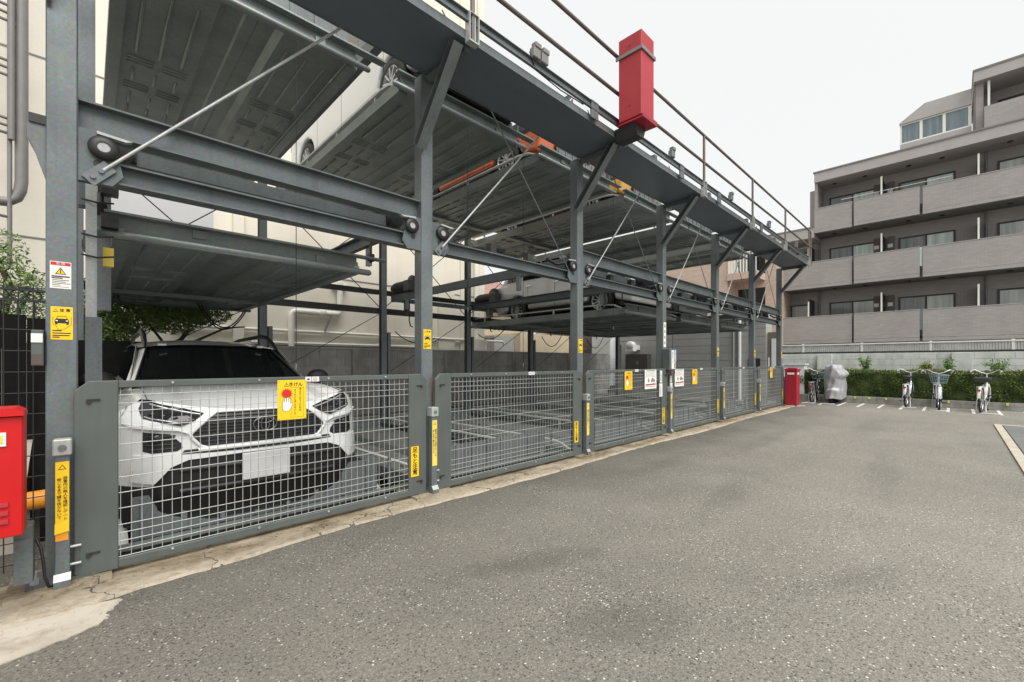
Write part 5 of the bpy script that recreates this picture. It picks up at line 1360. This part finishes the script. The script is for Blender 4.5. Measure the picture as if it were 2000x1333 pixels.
# ---------------------------------------------------------------- left boundary: mesh fence, dark screen, railing, tree
mf = thing('wire_fence', 'black welded wire fence left of the first post', 'fence', (-1, 4.0, 0))
vm = MB().cyl((0, 0, 0), (0, 0, 1.75), .003, 5).mesh('wire', 'black_steel'); hm = MB().cyl((-2.4, 0, 0), (-.17, 0, 0), .0035, 5).mesh('wire', 'black_steel')
for k in range(36): inst(vm, 'wire', (-.18 - k * .06, 4.0, .02), mf)
for k in range(14): inst(hm, 'wire', (0, 4.005, .06 + k * .13), mf)
q = MB(); q.cyl((-2.42, 4.0, 0), (-2.42, 4.0, 1.8), .03, 10); q.build('fence_post', 'black_steel', mf)
ds = thing('dark_screen', 'nearly black plank screen behind the wire fence', 'screen', (-2, 6, 0))
sl_ = MB().box(0, 0, 0, .145, .03, 1.70).mesh('plank', 'dark_matte')
for k in range(26): inst(sl_, 'plank', (-.25 - (k + 1) * .15, 6.0 + .006 * (k % 2), 0), ds, scale=(1, 1, 1 + .10 * min(1, k / 6)))
q = MB(); q.box(-.245, 4.6, 0, -.205, 9.0, 1.52); q.build('side_screen', 'dark_matte', ds)
q = MB(); q.prism([(-.1, 9.1), (2.0, 9.1), (2.0, 9.16), (-.1, 9.16)], 'z', -.02, 1.62); q.build('rear_screen', 'dark_matte', ds)
pl_ = thing('concrete_slope', 'pale concrete stair side left of the first post', 'wall', (-.5, 4.6, 0))
q = MB(); q.prism([(4.45, 0), (5.6, 0), (5.6, .62), (5.4, .62), (4.5, .18)], 'x', -.42, -.33); q.build('slab', 'concrete_pale', pl_)
ir = thing('iron_railing', 'black iron railing with ring scrolls along the top, left edge', 'railing', (-2, 8.5, 1.6))
q = MB(); q.box(-4, 8.48, 2.08, -.4, 8.52, 2.11); q.box(-4, 8.48, 2.22, -.4, 8.52, 2.25); q.build('rail', 'black_steel', ir)
bm3 = MB().cyl((0, 0, 1.5), (0, 0, 2.08), .011, 6).mesh('baluster', 'black_steel')
rgm = MB().tube([(.065 * math.cos(a), 0, .06 * math.sin(a)) for a in [2 * math.pi * i / 16 for i in range(16)]], .010, 6, True).mesh('scroll', 'black_steel')
for k in range(24):
    inst(bm3, 'baluster', (-.5 - k * .145, 8.5, 0), ir); inst(rgm, 'scroll', (-.5 - k * .145, 8.5, 2.165), ir)
def tree(name, label, base, trunk_pts, blobs, n_, size, m, rr):
    t = thing(name, label, 'tree', base)
    q = MB()
    for pts_, r0 in trunk_pts: q.tube(pts_, [r0 * (1 - .6 * i / (len(pts_) - 1)) for i in range(len(pts_))], 8)
    q.build('trunk', 'bark', t)
    for mi, (mm, fr_) in enumerate(m):
        pts = []
        for c, rad, k in blobs:
            for i in range(int(n_ * k * fr_)):
                d = Vector((rr.gauss(0, 1), rr.gauss(0, 1), rr.gauss(0, 1))).normalized() * rr.random() ** .4
                cl = .5 + .5 * math.sin(d.x * 9 + c[0] * 5) * math.sin(d.y * 8) * math.sin(d.z * 9 + mi)
                if cl < rr.random() * .6: continue
                pts.append((c[0] + d.x * rad[0], c[1] + d.y * rad[1], c[2] + d.z * rad[2]))
        leaves(q := MB(), pts, size, rr, -.1, .36); q.build('crown' if mi == 0 else 'crown_leaves', mm, t, 0, False)
    return t
rr = random.Random(8)
tree('garden_tree', 'dark leafy tree drooping behind the white car', (1.15, 9.9, 0),
     [([(1.1, 10.0, 0), (1.05, 9.95, .9), (1.15, 9.9, 1.6), (1.35, 9.85, 1.9)], .07), ([(1.12, 9.92, 1.4), (.8, 9.8, 1.9), (.4, 9.7, 2.4)], .03), ([(1.12, 9.92, 1.5), (1.5, 9.85, 1.72), (1.9, 9.8, 1.95), (2.2, 9.7, 1.98)], .03), ([(1.1, 9.95, 1.2), (.7, 9.85, 1.42), (.5, 9.8, 1.5), (.1, 9.7, 1.7)], .035)],
     [((.5, 9.75, 2.3), (.7, .4, .55), 1.0), ((1.1, 9.75, 2.2), (.55, .4, .42), .8), ((1.55, 9.7, 2.2), (.45, .35, .25), .25), ((.15, 9.7, 1.85), (.5, .35, .35), .6), ((.9, 9.8, 2.65), (.7, .4, .4), .7)], 9000, .06, [('leaf_tree', .8), ('leaf_shoot', .25)], rr)
tree('garden_tree', 'pale green airy tree against the cream wall, left of the first post', (-1.0, 9.6, 0),
     [([(-1.0, 9.6, 0), (-.95, 9.6, 1.4), (-.8, 9.6, 2.4), (-1.0, 9.6, 3.0)], .07), ([(-.9, 9.6, 1.6), (-.6, 9.5, 2.3)], .04)],
     [((-.85, 9.5, 2.55), (.30, .3, .65), .75), ((-.55, 9.5, 2.2), (.3, .3, .5), .6), ((-1.0, 9.5, 2.0), (.35, .3, .3), .25)], 1500, .065, [('leaf_tree', .7), ('leaf_shoot', .35)], rr)
# ---------------------------------------------------------------- boards, labels and notices
def board(name, label, x0, x1, z0, z1, y, m, cat='sign', group=None, th=.003, r=.0):
    t = thing(name, label, cat, ((x0 + x1) / 2, y, z0), group)
    q = MB(); q.box(x0, y, z0, x1, y + th, z1); o = q.build('plate', m, t)
    if r: bev(o, r, 2)
    return t
def rect(t, nm, x0, x1, z0, z1, y, m): q = MB(); q.box(x0, y, z0, x1, y + .0006, z1); return q.build(nm, m, t)
def tri(t, cx_, cz, s_, y, m, nm='warning_triangle', par=None):
    q = MB(); q.prism([(cx_ - s_, cz - s_ * .8), (cx_ + s_, cz - s_ * .8), (cx_, cz + s_ * .95)], 'y', y, y + .0006); return q.build(nm, m, par or t)
def danger_board(x0, label, y=3.523, w_=.205, h_=.30, z1=1.155):
    z0 = z1 - h_; t = board('danger_board', label, x0, x0 + w_, z0, z1, y, 'yellow', 'sign', 'yellow danger boards hung on the gates', .004, .004)
    f = lambda u, v: (x0 + w_ * u, z0 + h_ * v)
    yy = y - .001
    # triangle with exclamation mark and heading
    a = f(.30, .885); tri(t, a[0], a[1], .017, yy, 'ink'); tri(t, a[0], a[1] - .001, .012, yy - .0008, 'yellow')
    rect(t, 'mark', a[0] - .0015, a[0] + .0015, a[1] - .004, a[1] + .007, yy - .0016, 'ink')
    c_ = f(.62, .885); text('きけん', (c_[0], yy, c_[1]), .034, 'ink', t, bold=.0006)
    # red star burst
    c_ = f(.31, .66); n_ = 14
    pts = [(c_[0] + (.042 if i % 2 == 0 else .030) * math.cos(math.pi * i / n_), c_[1] + (.042 if i % 2 == 0 else .030) * math.sin(math.pi * i / n_)) for i in range(2 * n_)]
    q = MB(); q.prism(pts, 'y', yy - .0004, yy + .0002); q.build('red_burst', 'ink_red', t)
    # raised hand: palm, four fingers and a thumb, outlined
    hx, hz = f(.30, .36)
    def hand(gr, d, m):
        q = MB()
        def pill(xa, za, xb, zb, r):
            dx, dz = xb - xa, zb - za; L_ = math.hypot(dx, dz); ux, uz = dx / L_, dz / L_; pts = []
            a0 = math.atan2(uz, ux)
            for k in range(7): t_ = a0 - math.pi / 2 + math.pi * k / 6; pts.append((xb + r * math.cos(t_), zb + r * math.sin(t_)))
            for k in range(7): t_ = a0 + math.pi / 2 + math.pi * k / 6; pts.append((xa + r * math.cos(t_), za + r * math.sin(t_)))
            q.prism(pts, 'y', yy - d, yy - d + .0004)
        pill(hx, hz - .018, hx, hz + .002, .027 + gr)
        d0 = d
        for dx, top_ in ((-.0215, .030), (-.0075, .052), (.0075, .055), (.0215, .046)):
            d = d0 + .00005 * (1 + abs(dx) * 50); pill(hx + dx, hz, hx + dx * 1.02, hz + top_, .0058 + gr)
        d = d0 + .0002; pill(hx + .022, hz - .02, hx + .036, hz + .012, .0062 + gr)
        return q.build('hand', m, t)
    hand(.0022, .0006, 'ink'); hand(0, .0016, 'sign_white')
    # framed vertical writing
    a, b_ = f(.46, .06), f(.90, .81); fr_w = .0012
    q = MB()
    for r_ in ((a[0], a[1], b_[0], a[1] + fr_w), (a[0], b_[1] - fr_w, b_[0], b_[1]), (a[0], a[1] + fr_w, a[0] + fr_w, b_[1] - fr_w), (b_[0] - fr_w, a[1] + fr_w, b_[0], b_[1] - fr_w)): q.box(r_[0], yy, r_[1], r_[2], yy + .0005, r_[3])
    q.build('frame', 'ink', t)
    c_ = f(.78, .50); text(vtext('あぶないのでこどもは'), (c_[0], yy, c_[1]), .019, 'ink', t, line=.95)
    c_ = f(.60, .435); text(vtext('ぜったいにはいらないこと'), (c_[0], yy, c_[1]), .0175, 'ink', t, line=.95)
    q = MB()
    for u, v in ((.05, .97), (.95, .97), (.05, .03), (.95, .03)): p_ = f(u, v); q.cyl((p_[0], yy - .002, p_[1]), (p_[0], yy, p_[1]), .003, 8)
    q.build('rivet', 'galv_dark', t)
danger_board(1.01, 'yellow danger board with red burst and raised hand, on the gate before the white car')
danger_board(5.86, 'yellow danger board left of the white car poster on the third gate', w_=.22, h_=.285, z1=1.15)
danger_board(8.30, 'yellow danger board on the gate just right of the operating panel', w_=.22, h_=.285, z1=1.15)
danger_board(13.3, 'yellow danger board on the farthest gate', w_=.22, h_=.285, z1=1.15)
# foot warning labels on the right plates
for i in range(6):
    nth = ['in front of the white car', 'two, left of the third post', 'left of the operating panel', 'right of the operating panel', 'second from the far end', 'at the far end'][i]
    t = board('foot_label', 'yellow watch your step label, gate ' + nth, GX[i] + 2.205, GX[i] + 2.295, .215, .505, 3.542, 'yellow', 'label', 'watch your step labels on the gates', .002)
    text(vtext('足もと注意'), (GX[i] + 2.25, 3.541, .36), .055, 'ink', t, line=.95, bold=.0012)
    q = MB(); xx = (GX[i] + 2.205, GX[i] + 2.295)
    for r_ in ((xx[0], .215, xx[0] + .003, .505), (xx[1] - .003, .215, xx[1], .505), (xx[0] + .003, .502, xx[1] - .003, .505), (xx[0] + .003, .215, xx[1] - .003, .218)): q.box(r_[0], 3.5412, r_[1], r_[2], 3.5418, r_[3])
    q.build('border', 'ink', t)
# long yellow labels on the gate guides
for i, x in enumerate(PXS[:6] + [PXS[6]]):
    cxg = x + .005 if i == 0 else x
    wh = ['first post, peeling at its foot', 'second post', 'third post', 'fourth post, under the operating panel', 'fifth post', 'sixth post', 'last post'][i]
    t = board('guide_label', 'long narrow yellow warning label on the ' + wh, cxg - .027, cxg + .027, .34 if i == 0 else .30, .735, 3.482, 'yellow_faded' if i else 'yellow', 'label', 'long yellow labels on the gate guides', .002)
    tri(t, cxg, .705, .016, 3.4812, 'ink'); tri(t, cxg, .704, .011, 3.4806, 'yellow')
    text(vtext('装置内の無人を確認しゲートを'), (cxg + .012, 3.481, .52), .019, 'ink', t, line=1.0)
    text(vtext('閉じるまで鍵を抜かないで'), (cxg - .012, 3.481, .53), .019, 'ink', t, line=1.0)
    if i == 0:
        q = MB(); q.add([(cxg - .029, 3.4795, .395), (cxg + .027, 3.4795, .41), (cxg + .026, 3.475, .345), (cxg - .03, 3.475, .335)], [(0, 1, 2, 3)]); q.build('loose_flap', 'yellow', t)
        rect(t, 'lower_piece', cxg - .027, cxg + .024, .295, .339, 3.4818, 'orange_plastic')
# caution stickers with a car on the posts
def caution(i, x0, x1, z0, z1, label, full=True):
    y = 3.6075; t = board('caution_sticker', label, x0, x1, z0, z1, y, 'yellow', 'label', 'yellow caution stickers on the posts', .002, .0015)
    w_, h_ = x1 - x0, z1 - z0; f = lambda u, v: (x0 + w_ * u, z0 + h_ * v); yy = y - .001
    a = f(.22, .89); tri(t, a[0], a[1], w_ * .12, yy, 'ink'); tri(t, a[0], a[1] - .0005, w_ * .08, yy - .0008, 'yellow')
    c_ = f(.64, .89); text('注 意', (c_[0], yy, c_[1]), w_ * .22, 'ink', t, bold=.0004)
    q = MB(); P_ = lambda *l: [f(*p_) for p_ in l]
    q.prism(P_((.18, .50), (.82, .50), (.82, .60), (.74, .64), (.26, .64), (.18, .60)), 'y', yy, yy + .0005)
    for u in (.2, .70): q.prism(P_((u, .46), (u + .10, .46), (u + .10, .5), (u, .5)), 'y', yy, yy + .0005)
    q.tube([(f(u, v)[0], yy, f(u, v)[1]) for u, v in ((.26, .64), (.32, .715), (.68, .715), (.74, .64))], w_ * .012, 4); q.build('car_picture', 'ink', t)
    q = MB()
    for u in (.22, .68): q.prism(P_((u, .56), (u + .10, .56), (u + .10, .59), (u, .59)), 'y', yy - .0006, yy)
    q.build('headlight_picture', 'sign_white', t)
    q = MB(); q.tube([(f(u, v)[0], yy, f(u, v)[1]) for u, v in ((.1, .70), (.1, .46), (.25, .42), (.32, .30), (.62, .33), (.8, .42), (.92, .46), (.92, .70))], w_ * .008, 4); q.build('arrow', 'ink', t)
    q = MB()
    for v, u1 in ((.26, .5), (.185, .9), (.115, .85), (.06, .4)): p_ = f(.08, v); e_ = f(u1, v + .03); q.box(p_[0], yy, p_[1], e_[0], yy + .0005, e_[1])
    q.build('small_print', 'ink', t)
cl_ = ['yellow caution sticker with a car picture on the first post', 'yellow caution sticker on the second post', 'yellow caution sticker on the third post', None, 'yellow caution sticker on the fifth post', 'yellow caution sticker on the sixth post', 'faded yellow caution sticker on the last post']
for i in (0, 1, 2, 4, 5, 6):
    x = PXS[i]; caution(i, x - .045, x + .045, 1.42, 1.61, cl_[i])
# white danger notice with red heading on the first post
x0, x1, z0, z1 = -.153, -.067, 1.715, 1.87; yy = 3.6065
t = board('danger_notice', 'white notice with red heading and yellow triangle on the first post', x0, x1, z0, z1, 3.6075, 'sign_white', 'label')
rect(t, 'red_heading', x0 + .003, x1 - .003, z1 - .022, z1 - .004, yy, 'ink_red'); text('危 険', ((x0 + x1) / 2, yy - .001, z1 - .013), .016, 'sign_white', t)
tri(t, (x0 + x1) / 2, z1 - .055, .023, yy, 'ink'); tri(t, (x0 + x1) / 2, z1 - .056, .017, yy - .0008, 'yellow'); rect(t, 'mark', (x0 + x1) / 2 - .002, (x0 + x1) / 2 + .002, z1 - .066, z1 - .045, yy - .0016, 'ink')
q = MB()
for k, (a, b_, h_) in enumerate(((.08, .92, .007), (.08, .60, .006), (.1, .9, .003), (.1, .75, .003), (.1, .95, .003), (.1, .5, .003), (.1, .9, .002))):
    z = z0 + .066 - k * .0095; q.box(x0 + .086 * a, yy, z, x0 + .086 * b_, yy + .0006, z + h_)
q.build('small_print', 'ink', t)
# small tags on the top rails
for i, x in enumerate((1.215, 3.75, 6.2, 8.72, 11.2, 13.65)):
    nth = ['over the bonnet of the white car', 'on the second gate', 'above the first yellow board past the third post', 'right of the operating panel', 'on the fifth gate', 'on the farthest gate'][i]
    t = board('rail_tag', 'small white tag on the gate rail ' + nth, x, x + .105, 1.138, 1.176, 3.545, 'tag_white', 'label', 'white tags on the gate top rails', .002)
    yy = 3.5445
    q = MB(); q.prism([(x + .012, 1.153), (x + .022, 1.153), (x + .022, 1.147), (x + .036, 1.157), (x + .022, 1.167), (x + .022, 1.161), (x + .012, 1.161)], 'y', yy, yy + .0004); q.build('arrow', 'ink', t)
    q = MB(); q.tube([(x + .074 + .013 * math.cos(a), yy, 1.157 + .013 * math.sin(a)) for a in [2 * math.pi * k / 18 for k in range(18)]], .0012, 4, True); q.build('ring', 'ink_red', t)
    text('止', (x + .074, yy, 1.157), .014, 'ink', t); rect(t, 'divider', x + .046, x + .050, 1.138, 1.176, yy, 'gate_paint')
# white posters with a car on the third and fourth gates
for x0, x1, lb in ((6.47, 6.86, 'white poster with bottle and car picture left of the operating panel'), (7.55, 7.92, 'white poster with car picture right of the operating panel')):
    z0, z1 = .85, 1.165; t = board('poster', lb, x0, x1, z0, z1, 3.523, 'sign_white', 'sign', 'white posters beside the operating panel', .004, .004); yy = 3.5222
    w_, h_ = x1 - x0, z1 - z0; f = lambda u, v: (x0 + w_ * u, z0 + h_ * v)
    q = MB(); 
    for u0, u1, v0, v1 in ((.12, .88, .93, .965), ): a, b_ = f(u0, v0), f(u1, v1); q.box(a[0], yy, a[1], b_[0], yy + .0006, b_[1])
    q.build('heading', 'ink', t)
    q = MB()
    for k in range(7): a, b_ = f(.07, .87 - k * .034), f(.93 - .1 * (k % 3), .877 - k * .034); q.box(a[0], yy, a[1], b_[0], yy + .0006, b_[1])
    for v in (.635, .63): a, b_ = f(.04, v), f(.96, v + .004); q.box(a[0], yy - .0003, a[1], b_[0], yy, b_[1])
    q.build('small_print', 'ink_grey', t)
    q = MB(); P_ = lambda *l: [f(*p_) for p_ in l]
    q.prism(P_((.26, .36), (.38, .36), (.38, .50), (.35, .52), (.35, .57), (.29, .57), (.29, .52), (.26, .50)), 'y', yy, yy + .0006)
    q.prism(P_((.52, .36), (.88, .37), (.88, .47), (.78, .50), (.70, .58), (.60, .56), (.56, .48), (.52, .44)), 'y', yy, yy + .0006); q.build('picture', 'ink_grey', t)
    q = MB(); q.prism(P_((.06, .19), (.94, .20), (.94, .27), (.70, .29), (.55, .25), (.06, .26)), 'y', yy, yy + .0006); q.build('red_band', 'ink_red', t)
    q = MB(); a, b_ = f(.08, .20), f(.6, .245); q.box(a[0], yy - .0006, a[1], b_[0], yy - .0001, b_[1]); a, b_ = f(.08, .12), f(.9, .14); q.box(a[0], yy, a[1], b_[0], yy + .0006, b_[1]); q.build('band_text', 'ink', t)
# slim white notices beside the fourth post
for x0, x1, z0, z1, lb in ((7.02, 7.10, .94, 1.145, 'upper slim white notice left of the fourth post'), (7.00, 7.11, .70, .925, 'lower slim white notice left of the fourth post'), (7.405, 7.47, .94, 1.145, 'upper slim white notice right of the fourth post'), (7.40, 7.49, .70, .925, 'lower slim white notice right of the fourth post')):
    t = board('slim_notice', lb, x0, x1, z0, z1, 3.541, 'sign_white', 'label', 'slim white notices at the fourth post', .002)
    q = MB()
    for k in range(3): q.box(x0 + .015 + k * .02, 3.5402, z0 + .02, x0 + .022 + k * .02, 3.5408, z1 - .015 - .02 * k)
    q.build('small_print', 'ink_grey', t)
# operating panel on the fourth post
op = thing('operating_panel', 'dark operating panel with white instruction plate on the fourth post', 'control panel', (7.34, 3.46, 1.15))
q = MB(); q.box(7.24, 3.47, 1.15, 7.47, 3.605, 1.52); bev(q.build('case', 'steel_grey', op), .006)
q = MB(); q.box(7.30, 3.464, 1.175, 7.45, 3.469, 1.50); q.build('instruction_plate', 'sign_white', op)
text(vtext('操作方法安全確認'), (7.415, 3.4632, 1.335), .040, 'ink', op, line=.95, bold=.001); text(vtext('鍵を抜くこと'), (7.345, 3.4632, 1.37), .036, 'ink', op, line=.95, bold=.001)
q = MB(); q.box(7.26, 3.45, 1.06, 7.36, 3.6, 1.148); q.build('lock_housing', 'brown_wall', op)
q = MB(); q.cyl((7.42, 3.47, 1.11), (7.42, 3.54, 1.11), .03, 12); q.build('key_switch', 'lamp_amber', op)
bs_ = thing('blue_sign', 'small blue sign with black ring right of the operating panel', 'sign', (7.6, 3.56, 1.3))
q = MB(); q.box(7.56, 3.555, 1.31, 7.68, 3.563, 1.52); q.build('plate', 'blue_sign', bs_)
q = MB(); q.tube([(7.58 + .03 * math.cos(a), 3.55, 1.28 + .03 * math.sin(a)) for a in [2 * math.pi * k / 16 for k in range(16)]], .008, 6, True); q.build('ring', 'label_dark', bs_)
q = MB(); q.box(7.60, 3.565, 1.18, 7.68, 3.572, 1.31); q.build('stay', 'galv', bs_)
for z0, z1, lb in ((1.56, 2.0, 'tall white strip notice on the fourth post'),):
    t = board('strip_notice', lb, 7.29, 7.38, z0, z1, 3.607, 'sign_white', 'label'); q = MB()
    for k in range(4): q.box(7.315, 3.606, z0 + .05 + k * .1, 7.355, 3.6066, z0 + .1 + k * .1)
    q.build('small_print', 'ink_grey', t)

# ---------------------------------------------------------------- lettering becomes plain mesh
bpy.context.view_layer.update()
dg = bpy.context.evaluated_depsgraph_get()
for o in [o for o in C.objects if o.type == 'FONT']:
    me = bpy.data.meshes.new_from_object(o.evaluated_get(dg)); n2 = bpy.data.objects.new('lettering', me); C.objects.link(n2)
    n2.location = o.location.copy(); n2.rotation_euler = o.rotation_euler.copy(); n2.scale = o.scale.copy(); n2.parent = o.parent
    bpy.data.objects.remove(o)
